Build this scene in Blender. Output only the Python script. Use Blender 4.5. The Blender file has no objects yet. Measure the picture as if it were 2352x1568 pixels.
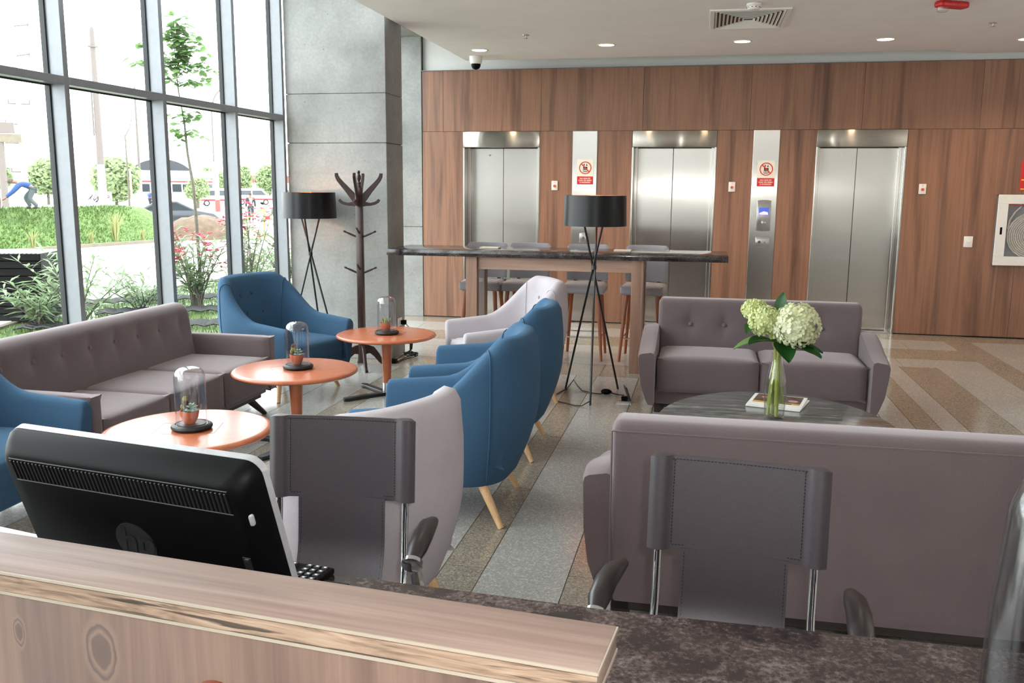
import bpy, bmesh, math, random
from mathutils import Vector, Matrix, noise as mnoise
random.seed(7)
PI = math.pi
sc = bpy.context.scene
COL = sc.collection

# ------------------------------------------------------------------ camera
CAM_H = 1.623
R_ = Vector((0.9781088, 0.20795566, 0.007591))
U_ = Vector((-0.04217646, 0.16238926, 0.98582497))
F_ = Vector((-0.20377518, 0.96456424, -0.1676052))
cd = bpy.data.cameras.new('camera')
cam = bpy.data.objects.new('camera', cd)
COL.objects.link(cam)
cam.matrix_world = Matrix(((R_.x, U_.x, -F_.x, 0), (R_.y, U_.y, -F_.y, 0), (R_.z, U_.z, -F_.z, CAM_H), (0, 0, 0, 1)))
cd.sensor_width = 36.0
cd.lens = 36.0 * 2066.38 / 2352.0
cd.clip_start = 0.05
cd.clip_end = 1000
sc.camera = cam

# ------------------------------------------------------------------ world, lights, exposure
vs = sc.view_settings
vs.view_transform = 'Standard'
vs.look = 'None'
vs.gamma = 1.0
vs.use_curve_mapping = False
vs.exposure = -0.04
w = bpy.data.worlds.new('sky')
sc.world = w
w.use_nodes = True
bgn = w.node_tree.nodes['Background']
bgn.inputs[0].default_value = (0.92, 0.97, 1.0, 1)
bgn.inputs[1].default_value = 9.0

def add_light(name, kind, loc, power, color=(1, 1, 1), direction=None, size=0.1, size_y=None, spot=None, blend=0.5, portal=False):
    l = bpy.data.lights.new(name, kind)
    l.energy = power
    l.color = color
    if kind == 'AREA':
        l.shape = 'RECTANGLE' if size_y else 'DISK'
        l.size = size
        if size_y: l.size_y = size_y
    else:
        l.shadow_soft_size = size
    if spot:
        l.spot_size = math.radians(spot)
        l.spot_blend = blend
    o = bpy.data.objects.new(name, l)
    COL.objects.link(o)
    o.location = loc
    if direction is not None:
        o.rotation_euler = Vector(direction).to_track_quat('-Z', 'Y').to_euler()
    if portal:
        l.cycles.is_portal = True
    return o

# the camera's own built-in flash, just above and right of the lens
add_light('camera_flash', 'SPOT', (0.06, 0.02, CAM_H + 0.05), 95, (1.0, 0.985, 0.97), direction=F_, size=0.02, spot=80, blend=1.0)
# daylight enters through the glazing (portal only guides sampling, it emits nothing)
add_light('window_portal', 'AREA', (-4.06, 2.2, 2.25), 1, direction=(1, 0, 0), size=13.2, size_y=4.6, portal=True)
DOWN = [(-2.469, 9.857), (-1.074, 9.716), (0.295, 9.711), (1.668, 9.798), (3.011, 10.0)]
for x, y in DOWN:
    add_light('down_spot', 'SPOT', (x, y, 3.06), 62, (1.0, 0.72, 0.46), direction=(0, 0, -1), size=0.06, spot=130, blend=0.8)
# added fill: unseen spots above and behind the camera, brightening room and ceiling
for x in (-1.1, 0.9, 2.9, 4.9):
    for y in (-2.0, 1.2, 4.6):
        add_light('down_spot', 'SPOT', (x, y, 3.06), 14, (1.0, 0.92, 0.83), direction=(0, 0, -1), size=0.06, spot=160, blend=0.9)

# unseen area lights added behind the camera and far right to brighten the ceiling
add_light('ceiling_fill', 'AREA', (1.5, -2.2, 2.2), 150, (1.0, 0.95, 0.88), direction=(0, 0, 1), size=3.0, size_y=0.4)
add_light('ceiling_fill', 'AREA', (7.1, 5.5, 2.3), 150, (1.0, 0.95, 0.88), direction=(-0.15, 0, 1), size=0.4, size_y=5.0)

# ------------------------------------------------------------------ helpers
def lin(c):
    out = []
    for v in c[:3]:
        v = v / 255.0
        out.append(v / 12.92 if v <= 0.04045 else ((v + 0.055) / 1.055) ** 2.4)
    return (out[0], out[1], out[2], 1.0)

class NT:
    def __init__(self, name):
        self.m = bpy.data.materials.new(name)
        self.m.use_nodes = True
        self.t = self.m.node_tree
        self.p = self.t.nodes['Principled BSDF']
        self.out = self.t.nodes['Material Output']
    def n(self, kind, **kw):
        nd = self.t.nodes.new(kind)
        for k, v in kw.items():
            if k.startswith('_'):
                setattr(nd, k[1:], v)
            else:
                nd.inputs[k].default_value = v
        return nd
    def l(self, a, b):
        self.t.links.new(a, b)
    def setp(self, **kw):
        for k, v in kw.items():
            self.p.inputs[k.replace('_', ' ')].default_value = v

def coord(T, kind='Object', scale=(1, 1, 1), jitter=False):
    mp = T.n('ShaderNodeMapping')
    mp.inputs['Scale'].default_value = scale
    if kind == 'World':
        g = T.n('ShaderNodeNewGeometry')
        src = g.outputs['Position']
    else:
        tc = T.n('ShaderNodeTexCoord')
        src = tc.outputs[kind]
    if jitter:
        oi = T.n('ShaderNodeObjectInfo')
        mul = T.n('ShaderNodeVectorMath', _operation='SCALE')
        mul.inputs[0].default_value = (13.1, 7.7, 17.3)
        T.l(oi.outputs['Random'], mul.inputs['Scale'])
        ad = T.n('ShaderNodeVectorMath', _operation='ADD')
        T.l(src, ad.inputs[0]); T.l(mul.outputs[0], ad.inputs[1])
        src = ad.outputs[0]
    T.l(src, mp.inputs['Vector'])
    return mp.outputs[0]

def ramp(T, fac, stops, interp='LINEAR'):
    r = T.n('ShaderNodeValToRGB')
    r.color_ramp.interpolation = interp
    el = r.color_ramp.elements
    while len(el) > 1: el.remove(el[0])
    el[0].position = stops[0][0]; el[0].color = stops[0][1]
    for p, c in stops[1:]:
        e = el.new(p); e.color = c
    T.l(fac, r.inputs[0])
    return r.outputs[0]

def mixc(T, fac, a, b, mode='MIX'):
    m = T.n('ShaderNodeMix', _data_type='RGBA', _blend_type=mode)
    if isinstance(fac, (int, float)): m.inputs[0].default_value = fac
    else: T.l(fac, m.inputs[0])
    for s, v in ((6, a), (7, b)):
        if isinstance(v, tuple): m.inputs[s].default_value = v
        else: T.l(v, m.inputs[s])
    return m.outputs[2]

def bump(T, h, strength=0.3, dist=0.002):
    b = T.n('ShaderNodeBump', Strength=strength, Distance=dist)
    T.l(h, b.inputs['Height'])
    T.l(b.outputs[0], T.p.inputs['Normal'])

def plain(name, rgb, rough=0.5, metal=0.0, var=0.06, scale=30, **kw):
    T = NT(name)
    v = coord(T)
    nz = T.n('ShaderNodeTexNoise', Scale=scale, Detail=3.0)
    T.l(v, nz.inputs['Vector'])
    c = lin(rgb)
    d = tuple(max(0, x * (1 - var * 2)) for x in c[:3]) + (1,)
    e = tuple(min(1, x * (1 + var * 2)) for x in c[:3]) + (1,)
    T.l(ramp(T, nz.outputs[0], [(0.3, d), (0.7, e)]), T.p.inputs['Base Color'])
    T.setp(Roughness=rough, Metallic=metal, **kw)
    return T.m

def fabric(name, rgb, rgb2, scale=420, sheen=0.2, tint=None):
    T = NT(name)
    v = coord(T)
    n1 = T.n('ShaderNodeTexNoise', Scale=scale, Detail=2.0)
    n2 = T.n('ShaderNodeTexNoise', Scale=6.0, Detail=3.0)
    wv = T.n('ShaderNodeTexWave', _wave_type='BANDS', _bands_direction='Z', Scale=scale * 0.55, Distortion=3.0)
    for q in (n1, n2, wv): T.l(v, q.inputs['Vector'])
    c = mixc(T, n1.outputs[0], lin(rgb), lin(rgb2))
    c2 = mixc(T, 0.14, c, n2.outputs[0], 'OVERLAY')
    T.l(c2, T.p.inputs['Base Color'])
    T.setp(Roughness=0.92)
    T.p.inputs['Sheen Weight'].default_value = sheen
    T.p.inputs['Sheen Tint'].default_value = tint or lin(rgb2)
    T.p.inputs['Sheen Roughness'].default_value = 0.5
    ad = T.n('ShaderNodeMath', _operation='ADD')
    T.l(n1.outputs[0], ad.inputs[0]); T.l(wv.outputs[0], ad.inputs[1])
    bump(T, ad.outputs[0], 0.35, 0.0012)
    return T.m

def wood(name, stops, axis='Z', rough=0.4, scale=1.0, knots=False, world=False, spec=0.5):
    T = NT(name)
    lo, hi = 0.28 * scale, 5.5 * scale
    s = {'X': (lo, hi, hi), 'Y': (hi, lo, hi), 'Z': (hi, hi, lo)}[axis]
    v = coord(T, 'World' if world else 'Object', s, jitter=True)
    n1 = T.n('ShaderNodeTexNoise', Scale=1.0, Detail=6.0, Roughness=0.62, Distortion=0.5)
    T.l(v, n1.inputs['Vector'])
    s2 = tuple(q * (9 if q > 1 else 5) for q in s)
    v2 = coord(T, 'World' if world else 'Object', s2, jitter=True)
    n2 = T.n('ShaderNodeTexNoise', Scale=1.0, Detail=4.0, Roughness=0.6)
    T.l(v2, n2.inputs['Vector'])
    c = ramp(T, n1.outputs[0], stops)
    g = ramp(T, n2.outputs[0], [(0.3, (0.72, 0.70, 0.68, 1)), (0.62, (1, 1, 1, 1))])
    c = mixc(T, 0.75, c, g, 'MULTIPLY')
    T.l(c, T.p.inputs['Base Color'])
    T.setp(Roughness=rough)
    T.p.inputs['Specular IOR Level'].default_value = spec
    bump(T, n2.outputs[0], 0.12, 0.001)
    return T.m

def emit(name, rgb, strength):
    T = NT(name)
    T.setp(Roughness=0.4)
    T.p.inputs['Base Color'].default_value = lin(rgb)
    T.p.inputs['Emission Color'].default_value = lin(rgb)
    T.p.inputs['Emission Strength'].default_value = strength
    return T.m

def glass(name, tint=(1, 1, 1, 1), ior=1.45, extra=0.0, rough=0.0):
    T = NT(name)
    tr = T.n('ShaderNodeBsdfTransparent'); tr.inputs[0].default_value = tint
    gl = T.n('ShaderNodeBsdfGlossy'); gl.inputs['Roughness'].default_value = rough
    fr = T.n('ShaderNodeFresnel', IOR=ior)
    ge = T.n('ShaderNodeNewGeometry')      # same reflectance on the way in and on the way out
    io = T.n('ShaderNodeMath', _operation='MULTIPLY_ADD')
    io.inputs[1].default_value = 1.0 / ior - ior; io.inputs[2].default_value = ior
    T.l(ge.outputs['Backfacing'], io.inputs[0]); T.l(io.outputs[0], fr.inputs['IOR'])
    mx = T.n('ShaderNodeMixShader')
    if extra:
        ad = T.n('ShaderNodeMath', _operation='ADD'); ad.inputs[1].default_value = extra
        T.l(fr.outputs[0], ad.inputs[0]); T.l(ad.outputs[0], mx.inputs[0])
    else:
        T.l(fr.outputs[0], mx.inputs[0])
    T.l(tr.outputs[0], mx.inputs[1]); T.l(gl.outputs[0], mx.inputs[2])
    T.l(mx.outputs[0], T.out.inputs['Surface'])
    return T.m

def steel(name, rgb, rough=0.3, brush='Z', aniso=0.75):
    """brushed stainless steel: fine scratches along one axis spread the reflections across it"""
    T = NT(name)
    s = {'Z': (900, 900, 3), 'X': (3, 900, 900)}[brush]
    v = coord(T, 'World', s)
    nz = T.n('ShaderNodeTexNoise', Scale=1.0, Detail=2.0)
    T.l(v, nz.inputs['Vector'])
    v2 = coord(T, 'World', (0.8, 0.8, 2.2) if brush == 'Z' else (1.6, 1.0, 0.7))
    nb = T.n('ShaderNodeTexNoise', Scale=1.0, Detail=2.0)
    T.l(v2, nb.inputs['Vector'])
    c = lin(rgb)
    T.l(ramp(T, nz.outputs[0], [(0.3, tuple(x * .9 for x in c[:3]) + (1,)), (0.7, c)]), T.p.inputs['Base Color'])
    T.setp(Roughness=rough, Metallic=1.0)
    T.p.inputs['Anisotropic'].default_value = aniso
    tg = T.n('ShaderNodeTangent', _direction_type='RADIAL', _axis='Z')
    T.l(tg.outputs[0], T.p.inputs['Tangent'])
    if brush == 'X':
        T.p.inputs['Anisotropic Rotation'].default_value = 0.25
    bump(T, nb.outputs[0], 0.05, 0.02)
    return T.m

# ------------------------------------------------------------------ mesh helpers
def link(o, parent=None):
    COL.objects.link(o)
    if parent is not None: o.parent = parent
    return o

def obj(name, bm, m=None, parent=None, smooth=35, label=None, kind=None, loc=None):
    me = bpy.data.meshes.new(name)
    bm.normal_update()
    bm.to_mesh(me); bm.free()
    if m is not None:
        for q in (m if isinstance(m, (list, tuple)) else [m]): me.materials.append(q)
    if smooth is not None and len(me.polygons):
        me.shade_smooth()
        me.set_sharp_from_angle(angle=math.radians(smooth))
    o = bpy.data.objects.new(name, me)
    link(o, parent)
    if label: o['label'] = label
    if kind: o['kind'] = kind
    if loc is not None: o.location = loc
    return o

def thing(name, label, cat, loc=(0, 0, 0), rotz=0.0, group=None):
    o = bpy.data.objects.new(name, None)
    o.empty_display_size = 0.1
    link(o)
    o.location = loc
    o.rotation_euler = (0, 0, rotz)
    o['label'] = label; o['category'] = cat
    if group: o['group'] = group
    return o

def tag(o, label, cat, group=None):
    o['label'] = label; o['category'] = cat
    if group: o['group'] = group
    return o

def struct(name, bm, m, parent=None, smooth=35, label=None):
    return obj(name, bm, m, parent, smooth, label, 'structure')

def dup(root, loc, rotz, label, group=None):
    def cp(o, parent):
        c = o.copy(); COL.objects.link(c)
        if parent is not None: c.parent = parent
        for ch in list(o.children): cp(ch, c)
        return c
    r = cp(root, None)
    r.location = loc; r.rotation_euler = (0, 0, rotz)
    r['label'] = label
    if group: r['group'] = group
    return r

def B(): return bmesh.new()

def box(bm, x0, x1, y0, y1, z0, z1, bev=0.0, seg=2, mat=0, M=None):
    r = bmesh.ops.create_cube(bm, size=1.0)
    vs_ = r['verts']
    for v in vs_:
        v.co = Vector(((x0 + x1) / 2 + v.co.x * (x1 - x0), (y0 + y1) / 2 + v.co.y * (y1 - y0), (z0 + z1) / 2 + v.co.z * (z1 - z0)))
    fs = set(f for v in vs_ for f in v.link_faces)
    if bev > 0:
        es = list(set(e for v in vs_ for e in v.link_edges))
        rb = bmesh.ops.bevel(bm, geom=es, offset=bev, segments=seg, profile=0.5, affect='EDGES')
        vs_ = list(set(rb['verts']) | set(v for v in vs_ if v.is_valid))
        fs = set(f for v in vs_ for f in v.link_faces)
    for f in fs: f.material_index = mat
    if M is not None:
        for v in vs_: v.co = M @ v.co
    return vs_

def tube(bm, pts, r, n=8, caps=True, mat=0):
    """r: number or list of radii per point"""
    pts = [Vector(p) for p in pts]
    rs = r if isinstance(r, (list, tuple)) else [r] * len(pts)
    rings = []
    up = None
    for i, p in enumerate(pts):
        if i == 0: t = pts[1] - p
        elif i == len(pts) - 1: t = p - pts[i - 1]
        else: t = (pts[i + 1] - p).normalized() + (p - pts[i - 1]).normalized()
        t.normalize()
        if up is None:
            up = Vector((0, 0, 1)) if abs(t.z) < 0.9 else Vector((1, 0, 0))
        a = t.cross(up)
        if a.length < 1e-5: a = t.cross(Vector((0, 1, 0)))
        a.normalize()
        b = a.cross(t).normalized()
        up = b
        rings.append([bm.verts.new(p + (a * math.cos(2 * PI * k / n) + b * math.sin(2 * PI * k / n)) * rs[i]) for k in range(n)])
    for i in range(len(rings) - 1):
        for k in range(n):
            f = bm.faces.new((rings[i][k], rings[i][(k + 1) % n], rings[i + 1][(k + 1) % n], rings[i + 1][k]))
            f.material_index = mat
    if caps:
        for q in (list(reversed(rings[0])), rings[-1]):
            f = bm.faces.new(q); f.material_index = mat

def lathe(bm, prof, n=32, c=(0, 0, 0), mat=0, close=False):
    """prof: list of (r, z); r = 0 makes a pole"""
    c = Vector(c)
    rings = []
    for r, z in prof:
        if r < 1e-6: rings.append([bm.verts.new(c + Vector((0, 0, z)))])
        else: rings.append([bm.verts.new(c + Vector((r * math.cos(2 * PI * k / n), r * math.sin(2 * PI * k / n), z))) for k in range(n)])
    prs = list(zip(rings, rings[1:]))
    for a, b in prs:
        for k in range(n):
            k2 = (k + 1) % n
            if len(a) == 1 and len(b) == 1: continue
            if len(a) == 1: f = bm.faces.new((a[0], b[k2], b[k]))
            elif len(b) == 1: f = bm.faces.new((a[k], a[k2], b[0]))
            else: f = bm.faces.new((a[k], a[k2], b[k2], b[k]))
            f.material_index = mat

def prism(bm, poly, y0, y1, plane='XZ', mat=0, bev=0.0, seg=2):
    """poly in 2D extruded along the third axis"""
    def P(a, b, c):
        return {'XZ': Vector((a, c, b)), 'XY': Vector((a, b, c)), 'YZ': Vector((c, a, b))}[plane]
    n = len(poly)
    v0 = [bm.verts.new(P(a, b, y0)) for a, b in poly]
    v1 = [bm.verts.new(P(a, b, y1)) for a, b in poly]
    fs = [bm.faces.new(v0), bm.faces.new(list(reversed(v1)))]
    for i in range(n):
        fs.append(bm.faces.new((v0[i], v1[i], v1[(i + 1) % n], v0[(i + 1) % n])))
    for f in fs: f.material_index = mat
    bmesh.ops.recalc_face_normals(bm, faces=fs)
    if bev > 0:
        es = list(set(e for f in fs for e in f.edges))
        bmesh.ops.bevel(bm, geom=es, offset=bev, segments=seg, profile=0.5, affect='EDGES')
    return v0 + v1

def ball(bm, c, r, u=12, v=8, sx=1, sy=1, sz=1, mat=0):
    q = bmesh.ops.create_uvsphere(bm, u_segments=u, v_segments=v, radius=r)
    for p in q['verts']:
        p.co = Vector((c[0] + p.co.x * sx, c[1] + p.co.y * sy, c[2] + p.co.z * sz))
        for f in p.link_faces: f.material_index = mat

def cyl(bm, c, r, h, n=24, axis='Z', mat=0, r2=None):
    q = bmesh.ops.create_cone(bm, cap_ends=True, segments=n, radius1=r, radius2=r if r2 is None else r2, depth=h)
    Rm = {'Z': Matrix.Identity(3), 'X': Matrix.Rotation(PI / 2, 3, 'Y'), 'Y': Matrix.Rotation(PI / 2, 3, 'X')}[axis]
    for p in q['verts']:
        p.co = Rm @ p.co + Vector(c)
        for f in p.link_faces: f.material_index = mat

def cushion(bm, x0, x1, y0, y1, z0, z1, rad=0.04, puff=0.02, nx=14, ny=14):
    """rounded upholstery block with a domed top"""
    vs_ = box(bm, x0, x1, y0, y1, z0, z1)
    es = list(set(e for v in vs_ for e in v.link_edges))
    r = bmesh.ops.subdivide_edges(bm, edges=es, cuts=nx, use_grid_fill=True)
    cx, cy, cz = (x0 + x1) / 2, (y0 + y1) / 2, (z0 + z1) / 2
    hx, hy, hz = (x1 - x0) / 2, (y1 - y0) / 2, (z1 - z0) / 2
    allv = set(vs_) | set(g for g in r['geom'] if isinstance(g, bmesh.types.BMVert)) | set(g for g in r['geom_inner'] if isinstance(g, bmesh.types.BMVert))
    for v in allv:
        if not v.is_valid: continue
        d = Vector((v.co.x - cx, v.co.y - cy, v.co.z - cz))
        q = Vector((max(-(hx - rad), min(hx - rad, d.x)), max(-(hy - rad), min(hy - rad, d.y)), max(-(hz - rad), min(hz - rad, d.z))))
        e = d - q
        if e.length > 1e-9: d = q + e.normalized() * min(rad, max(e.length, rad))
        u, w_ = d.x / hx, d.y / hy
        k = max(0, 1 - u * u) * max(0, 1 - w_ * w_)
        d.z += puff * k * (1 if d.z > 0 else 0.3) * (abs(d.z) / hz)
        kz = max(0, 1 - (d.z / hz) ** 2)
        d.y += math.copysign(puff * 0.35 * kz * max(0, 1 - u * u), d.y) * (abs(d.y) / hy)
        v.co = Vector((cx, cy, cz)) + d

# ------------------------------------------------------------------ materials
M = {}
WALN = [(0.30, lin((98, 68, 54))), (0.43, lin((130, 94, 75))), (0.52, lin((152, 110, 87))), (0.62, lin((140, 102, 82))), (0.72, lin((112, 83, 70)))]
M['walnut'] = wood('walnut_laminate', WALN, 'Z', 0.42, world=True)
OAKY = [(0.30, lin((108, 91, 84))), (0.45, lin((134, 114, 105))), (0.56, lin((150, 131, 121))), (0.70, lin((124, 107, 100)))]
M['desk_top'] = wood('desk_ledge_laminate', OAKY, 'X', 0.5, scale=1.6, spec=0.3)
M['desk_front'] = wood('desk_front_laminate', [(0.28, lin((74, 58, 52))), (0.42, lin((108, 86, 76))), (0.54, lin((130, 105, 92))), (0.68, lin((102, 82, 75)))], 'Z', 0.4, scale=1.3)
def add_knots(m, knots):
    T = NT.__new__(NT); T.m = m; T.t = m.node_tree; T.p = T.t.nodes['Principled BSDF']; T.out = T.t.nodes['Material Output']
    src = T.p.inputs['Base Color'].links[0].from_socket
    for x0, z0, a, b in knots:
        tc = T.n('ShaderNodeTexCoord')
        mp = T.n('ShaderNodeMapping', _vector_type='POINT'); mp.inputs['Location'].default_value = (-x0 / a, 0, -z0 / b); mp.inputs['Scale'].default_value = (1 / a, 0, 1 / b)
        T.l(tc.outputs['Object'], mp.inputs['Vector'])
        nz = T.n('ShaderNodeTexNoise', Scale=1.6, Detail=3.0); T.l(mp.outputs[0], nz.inputs['Vector'])
        ln = T.n('ShaderNodeVectorMath', _operation='LENGTH'); T.l(mp.outputs[0], ln.inputs[0])
        ad = T.n('ShaderNodeMath', _operation='MULTIPLY_ADD'); ad.inputs[1].default_value = 0.32; T.l(nz.outputs[0], ad.inputs[0]); T.l(ln.outputs['Value'], ad.inputs[2])
        r = ramp(T, ad.outputs[0], [(0.0, lin((70, 56, 52))), (0.52, lin((84, 68, 62))), (0.60, lin((130, 106, 92))), (0.74, lin((72, 58, 56))), (0.80, lin((126, 102, 90))), (0.95, lin((120, 98, 86)))])
        f = ramp(T, ad.outputs[0], [(0.0, (0.75, 0.75, 0.75, 1)), (0.9, (0.7, 0.7, 0.7, 1)), (1.0, (0, 0, 0, 1))])
        src = mixc(T, f, src, r)
    T.l(src, T.p.inputs['Base Color'])
add_knots(M['desk_front'], [(-0.676, 1.006, 0.040, 0.066), (-0.815, 1.012, 0.016, 0.034)])
M['bar_wood'] = wood('bar_frame_laminate', [(0.3, lin((132, 104, 90))), (0.5, lin((166, 134, 116))), (0.7, lin((146, 116, 100)))], 'X', 0.42, scale=1.4)
M['bar_leg'] = wood('bar_leg_laminate', [(0.3, lin((128, 98, 82))), (0.5, lin((158, 122, 104))), (0.7, lin((140, 108, 92)))], 'Z', 0.42, scale=1.4)
M['oak_leg'] = wood('pale_beech', [(0.3, lin((196, 154, 108))), (0.5, lin((222, 184, 138))), (0.7, lin((206, 164, 116)))], 'Z', 0.42, scale=3)
M['stool_leg'] = wood('amber_stained_wood', [(0.3, lin((112, 56, 30))), (0.5, lin((148, 80, 46))), (0.7, lin((126, 66, 38)))], 'Z', 0.35, scale=4)
M['dark_wood'] = wood('dark_mahogany', [(0.3, lin((34, 20, 18))), (0.5, lin((58, 36, 32))), (0.7, lin((42, 26, 24)))], 'Z', 0.3, scale=4)
M['black_wood'] = wood('espresso_wood', [(0.3, lin((24, 17, 16))), (0.5, lin((44, 34, 31))), (0.7, lin((30, 23, 22)))], 'X', 0.4, scale=4)
M['terracotta_wood'] = plain('terracotta_stained_mdf', (178, 102, 70), 0.24, var=0.05, scale=14)
M['blue'] = fabric('blue_fabric', (35, 67, 93), (57, 94, 124), sheen=0.3)
M['pale'] = fabric('pale_grey_fabric', (154, 148, 153), (190, 184, 188))
M['taupe'] = fabric('taupe_grey_fabric', (84, 71, 73), (112, 98, 99), sheen=0.5, tint=(0.84, 0.77, 0.79, 1))
M['stool_fabric'] = fabric('mid_grey_fabric', (130, 126, 130), (166, 162, 166))
M['white_paint'] = plain('white_wall_paint', (226, 226, 224), 0.8, var=0.01)
M['ceiling'] = plain('ceiling_paint', (236, 231, 232), 0.85, var=0.012, scale=4)
M['alu'] = plain('window_aluminium', (128, 131, 136), 0.42, 0.3, var=0.02)
M['white_gloss'] = plain('white_gloss_panel', (226, 230, 234), 0.15, var=0.005)
M['black_gasket'] = plain('black_gasket', (30, 32, 36), 0.6)
M['steel'] = steel('brushed_steel_vertical', (190, 186, 180), 0.21, 'Z', 1.0)
M['steel_h'] = steel('brushed_steel_header', (186, 180, 170), 0.21, 'X', 1.0)
M['steel_plain'] = plain('satin_steel', (190, 190, 190), 0.28, 1.0, var=0.03)
M['chrome'] = plain('polished_chrome', (215, 216, 220), 0.06, 1.0, var=0.01)
M['black_metal'] = plain('black_painted_metal', (24, 24, 26), 0.35, var=0.03)
M['shade_black'] = plain('glossy_black_shade', (10, 10, 12), 0.33, var=0.02)
M['shade_black'].node_tree.nodes['Principled BSDF'].inputs['Specular IOR Level'].default_value = 0.3
M['copper'] = plain('copper_lining', (214, 130, 84), 0.3, 0.8)
M['black_plastic'] = plain('black_plastic', (9, 9, 10), 0.45, var=0.04)
M['black_plastic'].node_tree.nodes['Principled BSDF'].inputs['Specular IOR Level'].default_value = 0.08
M['black_matte'] = plain('black_matte_plastic', (16, 16, 17), 0.5, var=0.04)
M['grey_plastic'] = plain('silver_plastic', (176, 178, 182), 0.35, 0.3)
M['white_plastic'] = plain('white_plastic', (232, 230, 226), 0.4, var=0.01)
M['red_plastic'] = plain('red_plastic', (190, 24, 28), 0.4)
M['leather'] = plain('brown_black_leather', (56, 50, 54), 0.44, var=0.05, scale=160)
M['leather_dark'] = plain('dark_brown_leather', (36, 28, 29), 0.36, var=0.05, scale=160)
M['stitch'] = plain('dark_thread', (16, 14, 15), 0.8)
M['glass'] = glass('clear_glass', (0.985, 0.985, 0.985, 1), 1.55, 0.012)
M['pane'] = glass('window_glass', (0.97, 0.985, 0.98, 1), 1.2)
M['glass_thick'] = glass('thick_clear_glass', (0.84, 0.85, 0.86, 1), 1.5, 0.02, 0.12)
M['water'] = glass('vase_water', (0.93, 0.97, 0.93, 1), 1.33)
M['terracotta'] = plain('terracotta_clay', (186, 98, 66), 0.7, var=0.06, scale=60)
M['lamp_glow'] = emit('downlight_glow', (255, 236, 210), 9.0)
M['black_felt'] = plain('black_felt', (26, 24, 24), 0.95, var=0.3, scale=300)

def terrazzo(name, base, c1, c2, c3, sc_, rough=0.16):
    T = NT(name)
    v = coord(T, 'World')
    vo = T.n('ShaderNodeTexVoronoi', Scale=sc_)
    T.l(v, vo.inputs['Vector'])
    vo2 = T.n('ShaderNodeTexVoronoi', Scale=sc_ * 2.3)
    T.l(v, vo2.inputs['Vector'])
    sp = T.n('ShaderNodeSeparateColor'); T.l(vo.outputs['Color'], sp.inputs[0])
    sp2 = T.n('ShaderNodeSeparateColor'); T.l(vo2.outputs['Color'], sp2.inputs[0])
    a = ramp(T, sp.outputs[0], [(0.0, lin(c1)), (0.3, lin(base)), (0.62, lin(c2)), (0.86, lin(c3))], 'CONSTANT')
    b = ramp(T, sp2.outputs[1], [(0.0, lin(base)), (0.55, lin(c2)), (0.9, lin(c3))], 'CONSTANT')
    c = mixc(T, 0.45, a, b)
    n2 = T.n('ShaderNodeTexNoise', Scale=1.3, Detail=3.0); T.l(v, n2.inputs['Vector'])
    c = mixc(T, 0.12, c, n2.outputs[0], 'OVERLAY')
    T.l(c, T.p.inputs['Base Color'])
    T.setp(Roughness=rough)
    return T.m
M['tile_light'] = terrazzo('terrazzo_light', (164, 162, 157), (148, 145, 140), (174, 172, 167), (206, 204, 198), 150)
M['tile_dark'] = terrazzo('terrazzo_dark', (142, 134, 122), (104, 98, 92), (160, 147, 126), (184, 178, 166), 150)
M['grout'] = plain('floor_grout', (112, 102, 92), 0.8)

def granite(name, stops, sc_, rough=0.12):
    T = NT(name)
    v = coord(T, 'World')
    n1 = T.n('ShaderNodeTexNoise', Scale=sc_, Detail=8.0, Roughness=0.75)
    n2 = T.n('ShaderNodeTexNoise', Scale=7.0, Detail=4.0, Distortion=1.5)
    for q in (n1, n2): T.l(v, q.inputs['Vector'])
    m_ = T.n('ShaderNodeMath', _operation='MULTIPLY_ADD'); m_.inputs[1].default_value = 0.6
    T.l(n2.outputs[0], m_.inputs[0]); T.l(n1.outputs[0], m_.inputs[2])
    s_ = T.n('ShaderNodeMath', _operation='MULTIPLY'); s_.inputs[1].default_value = 0.63
    T.l(m_.outputs[0], s_.inputs[0])
    T.l(ramp(T, s_.outputs[0], stops), T.p.inputs['Base Color'])
    T.setp(Roughness=rough)
    return T.m
M['granite'] = granite('dark_brown_granite', [(0.38, lin((26, 22, 23))), (0.47, lin((50, 40, 39))), (0.53, lin((72, 58, 56))), (0.60, lin((98, 89, 87))), (0.7, lin((136, 128, 125)))], 80)
M['bar_granite'] = granite('black_granite', [(0.40, lin((20, 19, 20))), (0.5, lin((48, 43, 43))), (0.58, lin((80, 72, 70))), (0.68, lin((130, 122, 118)))], 90)
def streak_stone():
    T = NT('grey_veined_granite')
    v = coord(T, 'Object', (1.4, 22, 22))
    v2 = coord(T, 'Object', (8, 160, 160))
    n1 = T.n('ShaderNodeTexNoise', Scale=1.0, Detail=5.0, Distortion=0.6); T.l(v, n1.inputs['Vector'])
    n2 = T.n('ShaderNodeTexNoise', Scale=1.0, Detail=5.0); T.l(v2, n2.inputs['Vector'])
    a = ramp(T, n1.outputs[0], [(0.32, lin((48, 52, 52))), (0.5, lin((88, 92, 88))), (0.64, lin((150, 152, 146))), (0.74, lin((84, 88, 84)))])
    b = ramp(T, n2.outputs[0], [(0.34, lin((40, 44, 44))), (0.52, lin((110, 114, 110))), (0.66, lin((190, 190, 182)))])
    T.l(mixc(T, 0.5, a, b), T.p.inputs['Base Color'])
    T.setp(Roughness=0.14)
    return T.m
M['stone'] = streak_stone()
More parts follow.
